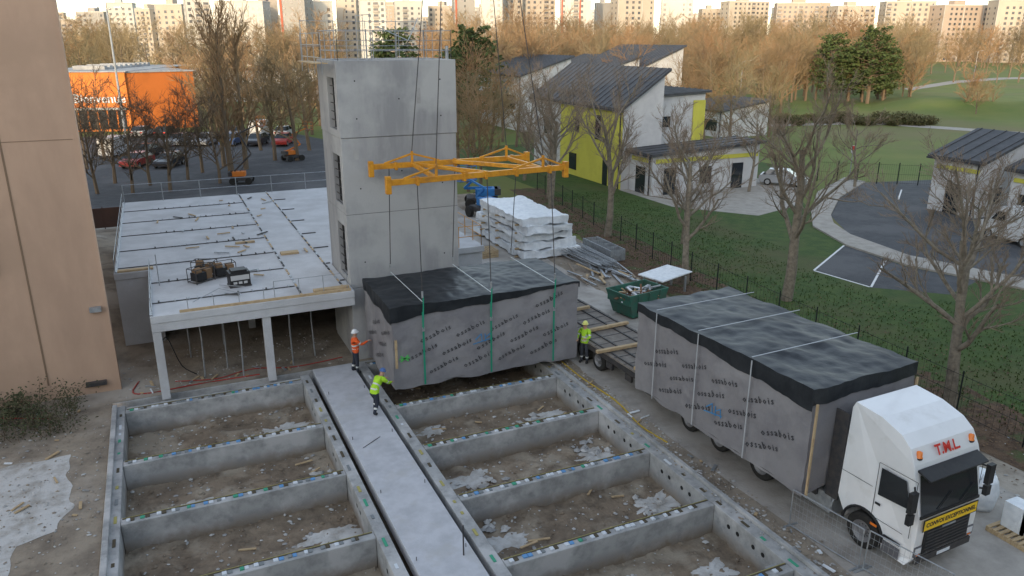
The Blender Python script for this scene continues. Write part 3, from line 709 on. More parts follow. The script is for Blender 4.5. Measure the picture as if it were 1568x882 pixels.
for (b_,t_,h_) in ((415,84,10.5),(450,84,11.5),(395,92,10),(470,92,11),(430,100,10),(700,78,9),(725,90,12),(750,80,9),(770,100,10),(790,95,9),(300,120,10),(320,135,12),(715,66,7.5),(1120,92,10),(1180,105,9),(1040,100,10),(1080,98,9),(735,70,8)):
    x,y=bearing(b_,t_);inst(rng.choice(far),'bare_tree',x,y,h_/9.5)
wood_e=empty('distant_woodland')
def scatter(n,b0,b1,t0,t1,h0,h1,mes=far):
    for i in range(n):
        x,y=bearing(rng.uniform(b0,b1),rng.uniform(t0,t1));inst(rng.choice(mes),'woodland_tree',x,y,rng.uniform(h0,h1)/9.5,wood_e)
scatter(70,740,1100,125,210,9,15);scatter(90,900,1390,230,340,13,20)
scatter(34,1190,1390,165,215,8,14);scatter(45,640,900,200,330,13,20)
scatter(85,60,520,160,330,11,18);scatter(6,1470,1600,120,145,5,8);scatter(55,1050,1700,350,420,14,21)
scatter(16,1090,1200,120,200,8,13);scatter(14,1390,1600,230,330,9,16)
scatter(30,280,520,100,150,7,12)
def conifer(seed,h,w):
    rg=random.Random(seed);m=MB();m.tube([(0,0,-.1),(0,0,h*.95)],[.35,.05],6,0)
    for i in range(80):
        z=h*(.18+.80*(i/80)**.9);q_=(z/h);R0=w*math.sqrt(max(.05,1-((q_-.45)/.6)**2))*rg.uniform(.5,1.1)+.2;a=i*2.4+rg.uniform(-.4,.4)
        tip=Vector((math.cos(a)*R0,math.sin(a)*R0,z+rg.uniform(-.3,1.0)))
        m.tube([(0,0,z-.4),tip],[.07,.02],3,0)
        for k_ in range(34):
            t=rg.uniform(.35,1.08);c=Vector((0,0,z-.2)).lerp(tip,t)+Vector((rg.gauss(0,.4),rg.gauss(0,.4),rg.gauss(0,.22)))
            u=Vector((rg.uniform(-1,1),rg.uniform(-1,1),rg.uniform(-.5,.5))).normalized()*rg.uniform(.2,.42);v=u.cross(Vector((rg.uniform(-1,1),rg.uniform(-1,1),rg.uniform(-1,1)))).normalized()*rg.uniform(.1,.25)
            m.add([c-u,c+v,c+u,c-v],[(0,1,2,3)],1)
    return m.mesh('conifer',[barkf,conif])
cf=[conifer(1,13,4.2),conifer(2,11,3.2)]
for (b_,t_,s_,k_) in ((1265,165,1.05,0),(1325,162,1.15,0),(1295,168,1.05,1),(725,115,1.1,0),(700,118,1.0,1),(610,135,1.1,0),(590,150,1.05,1),(1348,166,1.0,1)):
    x,y=bearing(b_,t_);inst(cf[k_],'pine_tree',x,y,s_)
def bushmesh(seed,n,k2,spread,h,lf,mats):
    m=MB();rg=random.Random(seed)
    for i in range(n):
        a=rg.uniform(0,6.3);c0=Vector((rg.uniform(-1,1)*spread[0],rg.uniform(-1,1)*spread[1],0))
        hh=rg.uniform(.4,1)*h;tip=c0+Vector((math.cos(a)*.5*h,math.sin(a)*.4*h,hh));m.tube([c0,c0.lerp(tip,.5)+Vector((0,0,.1)),tip],[.012,.009,.004],3,1,cap=False)
        for k_ in range(k2):
            c=c0.lerp(tip,rg.uniform(.2,1.1))+Vector((rg.gauss(0,.16*h),rg.gauss(0,.16*h),rg.gauss(0,.1*h)))
            u=Vector((rg.uniform(-1,1),rg.uniform(-1,1),rg.uniform(-.6,.6))).normalized()*rg.uniform(.5,1)*lf;v=u.cross(Vector((rg.uniform(-1,1),rg.uniform(-1,1),1))).normalized()*lf*.4
            m.add([c-u,c+v,c+u,c-v],[(0,1,2,3)],0)
    return m.mesh('bush',mats)
bm1=bushmesh(5,130,45,(2.3,1.35),1.0,.07,[leafm,twigd]);inst(bm1,'shrub',-6.2,28.95,1,rz=0)
bm2=bushmesh(6,60,36,(1.6,.9),1.3,.2,[M('scrub_leaf',(.12,.10,.045),(.07,.085,.03),2),twigd])
he=empty('park_hedge')
for i in range(26):
    x,y=bearing(1175+i*9.6+rng.uniform(-3,3),124+rng.uniform(-4,4));inst(bm2,'hedge_bush',x,y,rng.uniform(.6,1.1),he)
m=MB()
for i in range(9000):
    x=rng.uniform(25.3,36);y=rng.uniform(8,58)
    if x>33.5 and 25<y<36: continue
    h=rng.uniform(.05,.12)
    for k_ in range(2):
        a=rng.uniform(0,6.3);dx_,dy_=math.cos(a)*.03,math.sin(a)*.03;l=rng.uniform(-.06,.06)
        m.add([(x-dx_,y-dy_,.01),(x+dx_,y+dy_,.01),(x+l,y+l*.6,h)],[(0,1,2)],0)
m.build('grass_tufts',[M('grass_blade',(.048,.085,.02),(.075,.11,.028),.8)])
m=MB()
for i in range(7000):
    x=rng.gauss(25.2,1.6) if rng.random()<.7 else rng.uniform(24,33);y=rng.uniform(6,58);a=rng.uniform(0,6.3);r=rng.uniform(.03,.07);z=.03+rng.uniform(0,.03)
    m.add([(x+r*math.cos(a),y+r*math.sin(a),z),(x-r*.6*math.sin(a),y+r*.6*math.cos(a),z+.02),(x-r*math.cos(a),y-r*math.sin(a),z),(x+r*.6*math.sin(a),y-r*.6*math.cos(a),z+.01)],[(0,1,2,3)],rng.choice([0,1,1]))
m.build('fallen_leaves',[M('leaf_light',(.18,.11,.06)),M('leaf_dark',(.09,.05,.03))])
# ------------------------------------------------------------------ fences
def postfence(name,pts,h,sp,mat,mesh=True,gap=.12,r=.03,hor=(.08,.5,.95)):
    m=MB()
    for i in range(len(pts)-1):
        a=Vector((*pts[i],0));b=Vector((*pts[i+1],0));L=(b-a).length;n=max(1,round(L/sp))
        for q in range(n+1 if i==len(pts)-2 else n): p=a.lerp(b,q/n);m.tube([p,p+Vector((0,0,h+.1))],r,6)
        for l in hor: m.beam(a+Vector((0,0,h*l)),b+Vector((0,0,h*l)),.012,.014)
        if mesh:
            k_=int(L/gap)
            for q in range(k_): p=a.lerp(b,(q+.5)/k_);m.beam(p+Vector((0,0,.05)),p+Vector((0,0,h)),.006,.006)
    return m.build(name,[mat])
dg=M('fence_black',(.015,.02,.018))
postfence('mesh_fence',[(24.3,6),(24.8,16),(26,33),(28,47),(30.4,61)],1.6,2.5,dg,gap=.25)
postfence('gate_fence',[(56.5,54),(64.5,47.3),(70,43)],1.9,1.8,dg,gap=.18,r=.05)
sg=MB();sg.tube([(59,52.5,0),(59,52.5,3.4)],.04,6,0);sg.box(58.7,59.3,52.44,52.46,2.7,3.4,1);sg.box(58.75,59.25,52.42,52.438,3.0,3.35,2);sg.build('traffic_sign',[steel,houseW,red])
hr=M('hoarding',(.11,.06,.045),(.08,.05,.04),.5)
m=MB()
for i in range(14):
    x=-6+i*2.0;m.box(x,x+1.95,60.4,60.45,.1,1.5);m.box(x-.05,x,60.38,60.47,0,1.6)
m.build('site_hoarding',[hr])
def barrier(p,q,h=1.1,lean=.0):
    m=MB();p=Vector((*p,.05));q=Vector((*q,.05));up=Vector((lean,0,h))
    m.tube([p,q],.018,6);m.tube([p+up,q+up],.018,6);m.tube([p,p+up],.018,6);m.tube([q,q+up],.018,6)
    n=int((q-p).length/.12)
    for i in range(1,n): a=p.lerp(q,i/n);m.tube([a,a+up],.0035,4)
    for i in range(1,6): m.tube([p+up*i/6,q+up*i/6],.0035,4)
    for c in (p,q): m.beam(c+Vector((-.3,0,-.03)),c+Vector((.3,0,-.03)),.06,.03)
    m.build('steel_barrier',[steel])
barrier((14.55,13.4),(14.85,11.3));barrier((14.9,11.2),(15.3,9.2),1.1,.05)
# ------------------------------------------------------------------ stored materials
e=empty('wrapped_panel_stack')
m=MB()
def film(x0,x1,y0,y1,z0,z1,sd):
    nx_,ny_,nz_=24,36,5
    def D(p): 
        n1=noise.noise_vector(Vector((p[0]*1.3+sd,p[1]*1.3,p[2]*2)));n2=noise.noise_vector(Vector((p[0]*4+sd,p[1]*4,p[2]*4)));return tuple(Vector(p)+n1*.13+n2*.05)
    for fn,a_,b_ in ((lambda u,v:(x0+(x1-x0)*u,y0,z0+(z1-z0)*v),nx_,nz_),(lambda u,v:(x1,y0+(y1-y0)*u,z0+(z1-z0)*v),ny_,nz_),(lambda u,v:(x0,y1-(y1-y0)*u,z0+(z1-z0)*v),ny_,nz_),(lambda u,v:(x1-(x1-x0)*u,y1,z0+(z1-z0)*v),nx_,nz_),(lambda u,v:(x0+(x1-x0)*u,y0+(y1-y0)*v,z1),nx_,ny_)):
        o=len(m.v)
        for a in range(a_+1):
            for b in range(b_+1): m.v.append(D(fn(a/a_,b/b_)))
        for a in range(a_):
            for b in range(b_): k0=o+a*(b_+1)+b;m.f.append([k0,k0+b_+1,k0+b_+2,k0+1]);m.m.append(0)
for i in range(5): film(19.3+.15*(i%2),23.2-.22*i,40.4+.18*(i%3),48.6-.3*i,.12+i*.5,.56+i*.5,i*5.)
for i in range(5):
    for y in (41.5,44.5,47.3-.2*i): m.box(19.2,23.3-.22*i,y-.06,y+.06,.0+i*.5+.0,.10+i*.5,1)
m.build('film_wrapped_bundles',[whitef,wood],parent=e,smooth=True)
m=MB();rg=random.Random(3)
for i in range(60):
    z=.1+.05*(i//6);x=22.0+rg.uniform(0,1.6);y=36.2+rg.uniform(0,.5)
    m.tube([(x,y,z),(x+rg.uniform(-.3,.3),y+4.2+rg.uniform(-.6,.6),z+rg.uniform(-.03,.05))],.025,5)
for i in range(10):
    z=.1+.07*i;x=23.9;m.beam((x,38,z),(x+.1,41.5,z),.05,.05);m.beam((x+1,38,z),(x+1.1,41.5,z),.05,.05)
    for k_ in range(5): m.beam((x,38+k_*.85,z),(x+1.0,38+k_*.85,z),.04,.04)
m.build('scaffold_tube_stack',[steel])
m=MB()
for i in range(26):
    x=20.3+rg.uniform(0,3.5);y=33.5+rg.uniform(0,3);a=rg.uniform(-.5,.5)+1.5;l=rg.uniform(1,2.6)
    m.beam((x,y,.08+.03*(i%6)),(x+math.cos(a)*l,y+math.sin(a)*l,.1+.05*(i%5)),rg.uniform(.06,.16),.05,rg.choice([0,1,1,2]))
m.build('timber_offcuts',[wood,steel,M('old_wood',(.25,.2,.15))])
m=MB()
for (x,y) in ((15.6,36.5),(17.2,42),(16.4,47)):
    for i in range(rg.randrange(2,5)):
        for q in range(7): m.box(x+q*.17,x+q*.17+.1,y,y+1.2,i*.16+.12,i*.16+.145,0)
        for q in (0,.55,1.1): m.box(x,x+1.12,y+q,y+q+.1,i*.16+.0,i*.16+.118,0)
m.build('timber_pallets',[wood])
e=empty('waste_skip',(20.4,29.9,0),R(10))
m=MB()
b0=[(-.9,-.7),(.9,-.7),(.9,.7),(-.9,.7)];b1=[(-1.3,-.85),(1.3,-.85),(1.3,.85),(-1.3,.85)];b2=[(-1.22,-.78),(1.22,-.78),(1.22,.78),(-1.22,.78)]
vs=[(x,y,.1) for x,y in b0]+[(x,y,1.3) for x,y in b1]+[(x,y,1.3) for x,y in b2]+[(x,y,.75) for x,y in b2]
m.add(vs,[(3,2,1,0)]+[(i,(i+1)%4,4+(i+1)%4,4+i) for i in range(4)]+[(4+i,4+(i+1)%4,8+(i+1)%4,8+i) for i in range(4)]+[(8+i,8+(i+1)%4,12+(i+1)%4,12+i) for i in range(4)]+[(12,13,14,15)])
for x in (-.6,0,.6): m.beam((x*.95,-.73,.12),(x*1.2,-.9,1.25),.06,.06)
m.build('skip_body',[skip],parent=e,bevel=.01)
m=MB()
for i in range(50):
    c=Vector((rg.uniform(-1,1),rg.uniform(-.6,.6),rg.uniform(.8,1.3)));dv=Vector((rg.uniform(-1,1),rg.uniform(-1,1),rg.uniform(-.3,.4))).normalized()*rg.uniform(.15,.5)
    m.beam(c-dv,c+dv,rg.uniform(.04,.2),rg.uniform(.02,.06),rg.choice([0,1,2,3]))
m.build('debris',[wood,whitef,steel,M('rust',(.18,.10,.06))],parent=e)
m=MB();m.beam((22.6,32.0,.9),(24.9,32.6,1.0),1.7,.06,0)
for x in (22.8,24.6): m.box(x-.04,x+.04,31.6,31.7,0,.86,1);m.box(x-.04,x+.04,32.8,32.9,0,.86,1)
m.build('white_work_table',[whitef,steel])
m=MB()
prof=[(0,.0),(0,.46),(.15,.52),(.5,.55),(.85,.5),(.98,.42),(1.0,.2),(1.02,0)]
m.lathe([(z,r,0) for z,r in prof],20,(20.2,12.0,.02),'z')
m.v=[(x+.05*noise.noise(Vector((x*3,y*3,z*3))),y+.06*noise.noise(Vector((x*3,y*3,z*3+9))),z) for x,y,z in m.v]
for a in (0,1,2,3):
    cx,cy=20.2+.35*math.cos(a*1.57+.78),12+.35*math.sin(a*1.57+.78);m.tube([(cx-.08,cy,.95),(cx,cy,1.2),(cx+.08,cy,.95)],.02,5)
m.build('bulk_bag',[whitef],smooth=True)
m=MB()
for i in range(7): m.box(19.3,20.3,9.9+i*.17,10.0+i*.17,.12,.15)
for i in range(3): m.box(19.3+i*.45,19.4+i*.45,9.9,11.02,.0,.118)
m.box(19.7,19.78,10.3,10.38,.15,2.6,1);m.box(19.7,20.2,10.3,10.9,.151,.9,1)
m.build('pallet_with_frame',[wood,whitef])
# ------------------------------------------------------------------ machines
def boomlift(x,y,rz,col,ext,name='boom_lift',h=6,s=1.0):
    e=empty(name,(x,y,0),rz);e.scale=(s,s,s);m=MB()
    m.box(-1.2,1.2,-.8,.8,.45,.85,1)
    for sx in (-.95,.95):
        for sy in (-.95,.95): m.lathe([(-.15,0,2),(-.15,.42,2),(.15,.42,2),(.15,0,2)],16,(sx,sy,.42),'y',2)
    m.box(-1.3,.5,-.6,.6,.95,1.5,0);m.box(-1.5,-1.0,-.65,.65,1.0,1.5,1);m.box(-.6,.2,-.62,.62,1.05,1.4,3)
    m.beam((-.8,0,1.5),(1.4,0,h*.5),.16,.2,ext);m.beam((1.4,.05,h*.5),(.2,.05,h*.85),.14,.18,ext);m.beam((.2,.05,h*.85),(2.6,.05,h),.12,.15,ext)
    m.beam((-.3,0,1.3),(.7,0,h*.36),.07,.07,1)
    for z in (0,.55,1.1):
        for p,q in (((2.5,-.7),(2.5,.8)),((3.3,-.7),(3.3,.8)),((2.5,-.7),(3.3,-.7)),((2.5,.8),(3.3,.8))): m.beam((*p,h-.2+z),(*q,h-.2+z),.04,.04,3)
    for p in ((2.5,-.7),(3.3,-.7),(2.5,.8),(3.3,.8)): m.beam((*p,h-.2),(*p,h+.9),.04,.04,3)
    m.box(2.5,3.3,-.7,.8,h-.25,h-.2,1)
    m.build('lift_assembly',[col,steeld,rubber,col],parent=e,bevel=.02)
boomlift(22.0,52.6,R(100),blue,0,h=2.6);boomlift(23.2,56.5,R(160),blue,0,h=3.0)
x,y=bearing(360,70);boomlift(x,y,R(-15),orangew,1,h=7.2,s=.75)
x,y=bearing(443,84);boomlift(x,y,R(20),orangew,0,h=4.5,s=.75)
# ------------------------------------------------------------------ cars
def carmesh(col,van=False):
    m=MB()
    if van: pr=[(-2.4,.3),(-2.45,1.0),(-2.4,2.15),(-2.2,2.25),(.9,2.25),(1.5,1.35),(2.35,1.05),(2.45,.7),(2.4,.3)]
    else: pr=[(-2.1,.3),(-2.15,.75),(-2.05,.95),(-1.2,.98),(1.0,.95),(1.95,.78),(2.1,.6),(2.08,.3)]
    n=len(pr);w=.9
    m.add([(x,-w+(.0 if z<1.1 else .1*(z-1.1)),z) for x,z in pr]+[(x,w-(.0 if z<1.1 else .1*(z-1.1)),z) for x,z in pr],[list(range(n)),[n+i for i in range(n)][::-1]]+[((i+1)%n,i,n+i,n+(i+1)%n) for i in range(n)],0)
    if not van:
        gh=[(-1.9,.97,.82),(1.05,.95,.82),(.35,1.42,.68),(-1.35,1.45,.68)]
        m.add([(x,-ww,z) for x,z,ww in gh]+[(x,ww,z) for x,z,ww in gh],[(0,1,2,3),(7,6,5,4),(1,0,4,5),(2,1,5,6),(3,2,6,7),(0,3,7,4)],1)
        m.add([(x,y,z+.02) for x,y,z in ((.3,-.66,1.42),(.3,.66,1.42),(-1.32,.66,1.45),(-1.32,-.66,1.45))],[(0,1,2,3)],0)
        for x in (-.45,): m.beam((x,-.80,.98),(x,-.69,1.43),.08,.02,0);m.beam((x,.80,.98),(x,.69,1.43),.08,.02,0)
    else:
        for sy in (-1,1): m.poly([(.3,sy*.905,1.35),(1.35,sy*.905,1.35),(.95,sy*.84,1.95),(.3,sy*.84,1.95)],1)
        m.poly([(1.50,-.78,1.42),(1.50,.78,1.42),(1.03,.72,2.12),(1.03,-.72,2.12)],1)
    for x in (-1.35,1.35):
        for sy in (-1,1): m.lathe([(0,0,3),(0,.2,3),(.0,.33,2),(-.2,.33,2)],14,(x,sy*.92,.33),'y',2,flip=sy)
    m.box(-2.17,-2.1,-.8,-.5,.65,.8,4);m.box(-2.17,-2.1,.5,.8,.65,.8,4)
    return m.mesh('car',[col,glass,rubber,steel,red])
cols=[M('car_white',(.55,.55,.55),rough=.3,spec=.6),M('car_black',(.02,.02,.025),rough=.25,spec=.6),M('car_grey',(.2,.21,.22),rough=.3,spec=.6),M('car_red',(.35,.03,.02),rough=.3,spec=.6),M('car_silver',(.4,.42,.45),rough=.3,metal=.4),M('car_blue',(.05,.09,.2),rough=.3)]
cm=[carmesh(c_) for c_ in cols];vm=carmesh(cols[0],True)
for row,(t_,b0,b1) in enumerate(((80,150,300),(88,170,330),(97,150,470),(106,180,470))):
    nb=int((b1-b0)/1180*t_/3.0)
    for i in range(nb):
        if rng.random()<.35: continue
        x,y=bearing(b0+(b1-b0)*i/nb,t_);inst(vm if rng.random()<.08 else rng.choice(cm),'parked_car',x,y,1,rz=R(65 if row%2 else 245)+rng.uniform(-.05,.05))
inst(cm[4],'parked_car',52.2,53.8,1,rz=R(-50));inst(vm,'white_van',51.0,31.2,1,rz=R(80))
# ------------------------------------------------------------------ orange store
st=empty('retail_store',(*bearing(200,112),0),R(-24.6))
m=MB()
X=Matrix.Rotation(R(5),4,'Z');X2=Matrix.Rotation(R(38),4,'Z')
m.box(-14,0,0,30,0,8.3,0,X);m.box(.02,9.6,.3,24,0,8.2,3,X2)
m.box(-14.3,.3,-.3,30,8.32,8.45,1,X);m.box(.02,9.8,.1,24,8.22,8.38,1,X2);m.box(-40,-14.01,4,30,0,7,2,X)
for i in range(9): m.box(-12.5+i*1.35,-11.4+i*1.35,-.05,0,.3,3.0,4,X)
m.box(-13.8,-.2,-.6,-.06,3.1,3.4,1,X)
for i in range(10): m.box(-11+rng.uniform(0,5),-5,6+i*2,7+i*2,8.46,9.0,1,X)
m.build('store_walls',[orangew,conc,houseW,M('orange_shaded_side',(.52,.15,.03),(.45,.13,.025),.4,.7),glass],parent=st)  # darker copy of the store orange paints shade onto the right-hand wing
vs,fs=textmesh('Bienvenue',1.75,.02)
m=MB();m.add([X@Vector((p.x-3.9,-.12,4.6+p.y)) for p in vs],fs);m.build('store_lettering',[whitef],parent=st)
def lowb(b_,t_,w,d,h,rot,wm,name='retail_building'):
    x,y=bearing(b_,t_);e=MB();Xm=Matrix.Translation((x,y,0))@Matrix.Rotation(R(rot-24.6),4,'Z')
    e.box(-w/2,w/2,0,d,0,h,0,Xm);e.box(-w/2-.3,w/2+.3,-.3,d+.3,h+.003,h+.3,1,Xm)
    for i in range(int(w/3)): e.box(-w/2+.6+i*3,-w/2+2.4+i*3,-.05,0,.8,2.6,2,Xm)
    e.build(name,[wm,conc,glass])
lowb(290,165,40,20,6,8,houseW);lowb(440,170,40,18,6,-4,houseW)
def lamp(x,y,h,arms=2):
    m=MB();m.tube([(0,0,0),(0,0,h*.5),(0,0,h)],[.17,.14,.09],8)
    for s_ in ((-1,1) if arms==2 else (1,)):
        m.tube([(0,0,h-.1),(s_*.5,0,h+.15),(s_*1.1,0,h+.2)],.04,6);m.box(min(s_*1.0,s_*1.8),max(s_*1.0,s_*1.8),-.18,.18,h+.14,h+.28)
    o=m.build('street_lamp',[steel]);o.location=(x,y,0);o.rotation_euler=(0,0,R(-24.6))
lamp(*bearing(188,96),16.2)
for b_,t_ in ((495,150),(870,150),(1130,140),(1070,230),(1480,260)): lamp(*bearing(b_,t_),9,1)
# ------------------------------------------------------------------ houses
def house(name,x0,x1,y0,y1,hl,hr,wmats,feat=None,over=.4):
    m=MB()
    m.add([(x0,y0,0),(x1,y0,0),(x1,y1,0),(x0,y1,0),(x0,y0,hl),(x1,y0,hr),(x1,y1,hr),(x0,y1,hl)],[(0,1,5,4),(1,2,6,5),(2,3,7,6),(3,0,4,7),(4,5,6,7)],0)
    s_=(hr-hl)/(x1-x0)
    a,b=x0-over,x1+over
    za,zb=hl-s_*over,hr+s_*over
    m.add([(a,y0-over,za),(b,y0-over,zb),(b,y1+over,zb),(a,y1+over,za),(a,y0-over,za+.22),(b,y0-over,zb+.22),(b,y1+over,zb+.22),(a,y1+over,za+.22)],[(0,3,2,1),(4,5,6,7),(0,1,5,4),(1,2,6,5),(2,3,7,6),(3,0,4,7)],1)
    n=int((y1-y0)/.9)
    for i in range(n+1):
        y=y0+(y1-y0)*i/n;m.beam((a,y,za+.25),(b,y,zb+.25),.05,.06,1)
    m.beam((a-.05,y0-over,za),(a-.05,y1+over,za),.12,.12,4)
    m.tube([(x0-.1,y0+.3,0),(x0-.1,y0+.3,hl-.2)],.06,6,4)
    if feat:
        for f_ in feat: m.box(*f_)
    return m.build(name,wmats)
HM=[houseW,roofd,houseY,glass,M('frame_dark',(.04,.04,.045)),M('trim_grey',(.3,.3,.31))]
fe=[(37.13,37.2,58.02,69.4,.02,6.7,2),(37.06,37.125,61.6,62.5,4.0,6.2,3),(37.06,37.125,65.6,66.3,4.3,5.6,3),(37.06,37.125,60.2,61.0,0,2.3,3),(37.06,37.125,66,67.4,.6,2.2,3),
 (39,40,57.9,57.97,1.2,2.3,3),(37.1,37.18,72,73,3.5,5,3)]
house('yellow_house',37.2,41.3,58,75.5,7.15,9.9,HM,fe)
fe=[(43.6,45.0,61.9,61.97,4.8,5.8,3),(47.6,49,61.88,61.96,3.4,7.2,2),(48.99,49.06,62.2,65,3.4,7.2,2)]
house('house_annex',41.35,49,62,69,7.6,7.9,HM,fe)
fe=[(38.3,49.3,54.3,54.37,2.75,3.1,2),(39.2,40.4,54.3,54.37,0,2.3,3),(43,44.2,54.3,54.37,.7,2.2,4),(46.5,47.7,54.3,54.37,.0,2.3,3),(37.93,37.99,55,57.5,2.75,3.1,2),(37.93,37.99,55.4,56.8,0,2.3,3)]
house('house_carport',38,49.5,54.4,57.9,3.4,3.9,HM,fe)
fe=[(54.9,54.97,37.2,40.7,3.3,3.6,2),(54.9,54.97,38.4,39.6,0,2.3,3),(56.2,57.4,36.9,36.97,1,2.2,3)]
house('small_white_house',55,59.5,37,41,4.2,5.7,HM,fe)
fe=[(55.9,55.97,30.6,35.2,3.0,3.3,2),(55.9,55.97,32,32.9,0,2.2,3),(55.9,55.97,34,34.6,0,2.2,3)]
house('small_white_house',56,60.5,30.4,35.4,3.9,5.2,HM,fe)
x,y=bearing(905,128);house('terrace_house',x-3,x+5,y-6,y+12,7.6,10,HM,[(x-3.08,x-3,y-5,y+11,2,6.5,2),(x+6,x+7,y,y+1,0,3,0)])
x,y=bearing(965,135);house('terrace_house',x-3,x+6,y-6,y+14,8,11.5,HM,[(x-2,x+4,y-6.08,y-6,3,4.5,3)])
x,y=bearing(800,120);house('terrace_house',x-4,x+4,y-8,y+8,7.8,10.2,HM,[(x-4.08,x-4,y-6,y+6,3,5,3)])
x,y=bearing(1105,110);house('terrace_house',x-4,x+4,y-5,y+5,3.5,4.6,HM,[(x-4.08,x-4,y-4,y+3,.8,2.3,3)])
# ------------------------------------------------------------------ apartment blocks
apc=[M('facade_cream',(.42,.36,.29),(.37,.31,.25),.05,.9),M('facade_white',(.50,.47,.42),(.45,.42,.375),.05,.9),M('facade_grey',(.30,.285,.265),(.26,.245,.225),.05,.9),M('facade_pink',(.38,.30,.24),(.33,.26,.20),.05,.9)]
apw=M('apartment_window',(.06,.065,.075),(.13,.12,.115),.15,.25,spec=.5);apb=M('balcony',(.34,.30,.26));apr=M('facade_red',(.4,.1,.06));aps=M('facade_strip',(.45,.42,.38))
def apt(b_,t_,w,d,h,rot,ci,name='apartment_block',red_=False):
    x,y=bearing(b_,t_);X=Matrix.Translation((x,y,0))@Matrix.Rotation(R(rot-24.6),4,'Z');m=MB()
    m.box(-w/2,w/2,0,d,0,h,0,X);m.box(-w/2-.2,w/2+.2,-.2,d+.2,h+.01,h+.6,4,X)
    m.box(-w*.2,w*.05,d*.3,d*.7,h+.6,h+3,0,X)
    fl=int(h/2.8);nb=int(w/3.2)
    rg=random.Random(int(b_*7+t_))
    kinds=[rg.choice([0,0,1,2,3]) for _ in range(nb)]
    for f_ in range(fl):
        z=f_*2.8+.9
        for i in range(nb):
            xx=-w/2+(i+.5)*w/nb
            if kinds[i]==0: m.box(xx-.7,xx+.7,-.08,0,z,z+1.4,1,X)
            elif kinds[i]==1: m.box(xx-1.2,xx+1.2,-.08,0,z-.5,z+1.4,1,X);m.box(xx-1.4,xx+1.4,-1.1,-.09,z-.8,z+.25,2,X)
            elif kinds[i]==2: m.box(xx-.45,xx+.45,-.08,0,z+.1,z+1.3,1,X)
        for i in range(max(1,int(d/5))):
            yy=(i+.5)*d/max(1,int(d/5))
            for sx in (-1,1): m.box(min(sx*w/2,sx*(w/2+.08)),max(sx*w/2,sx*(w/2+.08)),yy-.5,yy+.5,z,z+1.2,1,X)
    for i in range(0,nb,4): m.box(-w/2+i*w/nb-.15,-w/2+i*w/nb+.15,-.25,-.01,0,h,4,X)
    if red_:
        for i in range(0,nb,3): m.box(-w/2+i*w/nb+.2,-w/2+(i+.25)*w/nb+.2,-.3,-.01,0,h,3,X)
    m.build(name,[apc[ci],apw,apb,apr,aps])
rg=random.Random(21)
for (b0,b1,t_,ytop,ci,rot) in ((85,140,520,34,0,20),(140,185,500,24,2,-10),(190,225,470,12,1,15),(225,255,450,20,0,-25),(258,300,430,14,0,-8),(305,340,400,6,1,25),(348,418,390,10,1,0),(420,440,420,0,0,30),(442,480,380,4,2,-5),(484,520,400,10,1,18),(525,556,430,4,0,-12),(560,598,400,8,1,8),
    (612,652,460,10,1,10),(660,700,480,16,0,-14),(700,730,430,0,2,12),(738,770,420,-12,1,-4),(778,800,440,2,0,22),(804,848,450,-6,0,10),(856,900,430,-10,1,0),(908,932,470,12,2,0),(938,995,450,2,0,14),(1004,1050,480,6,1,-8),
    (1064,1092,560,20,0,0),(1100,1165,540,10,0,14),(1175,1250,520,12,3,-8),(1262,1320,500,16,0,6),(1335,1405,480,10,0,-6),(1415,1490,470,15,3,12),(1500,1600,450,8,0,-4),(1605,1700,440,6,1,6),(20,80,520,30,1,5),(-60,10,480,20,0,-5)):
    w_=(b1-b0)/1180*t_;h_=12.8+(60-ytop)/1180*t_*1.04
    apt((b0+b1)/2,t_,w_,12,h_,rot,ci,red_=(b0 in (856,442,700)))
for i in range(26):
    b_=-40+i*66+rg.uniform(-15,15);t_=rg.uniform(620,760);apt(b_,t_,rg.uniform(16,36),14,rg.uniform(22,38),rg.uniform(-25,25),rg.randrange(4))
# unseen slab block added behind the viewpoint, sized to shade the site
m=MB();BX0,BX1,BY0,BY1,BH=-150,110,-50,-36,33
m.box(BX0,BX1,BY0,BY1,0,BH,0)
for f_ in range(11):
    for i in range(70): xx=BX0+2+i*3.7;m.box(xx,xx+1.6,BY1,BY1+.06,f_*3+1,f_*3+2.4,1)
m.build('unseen_shading_block',[apc[1],apw])
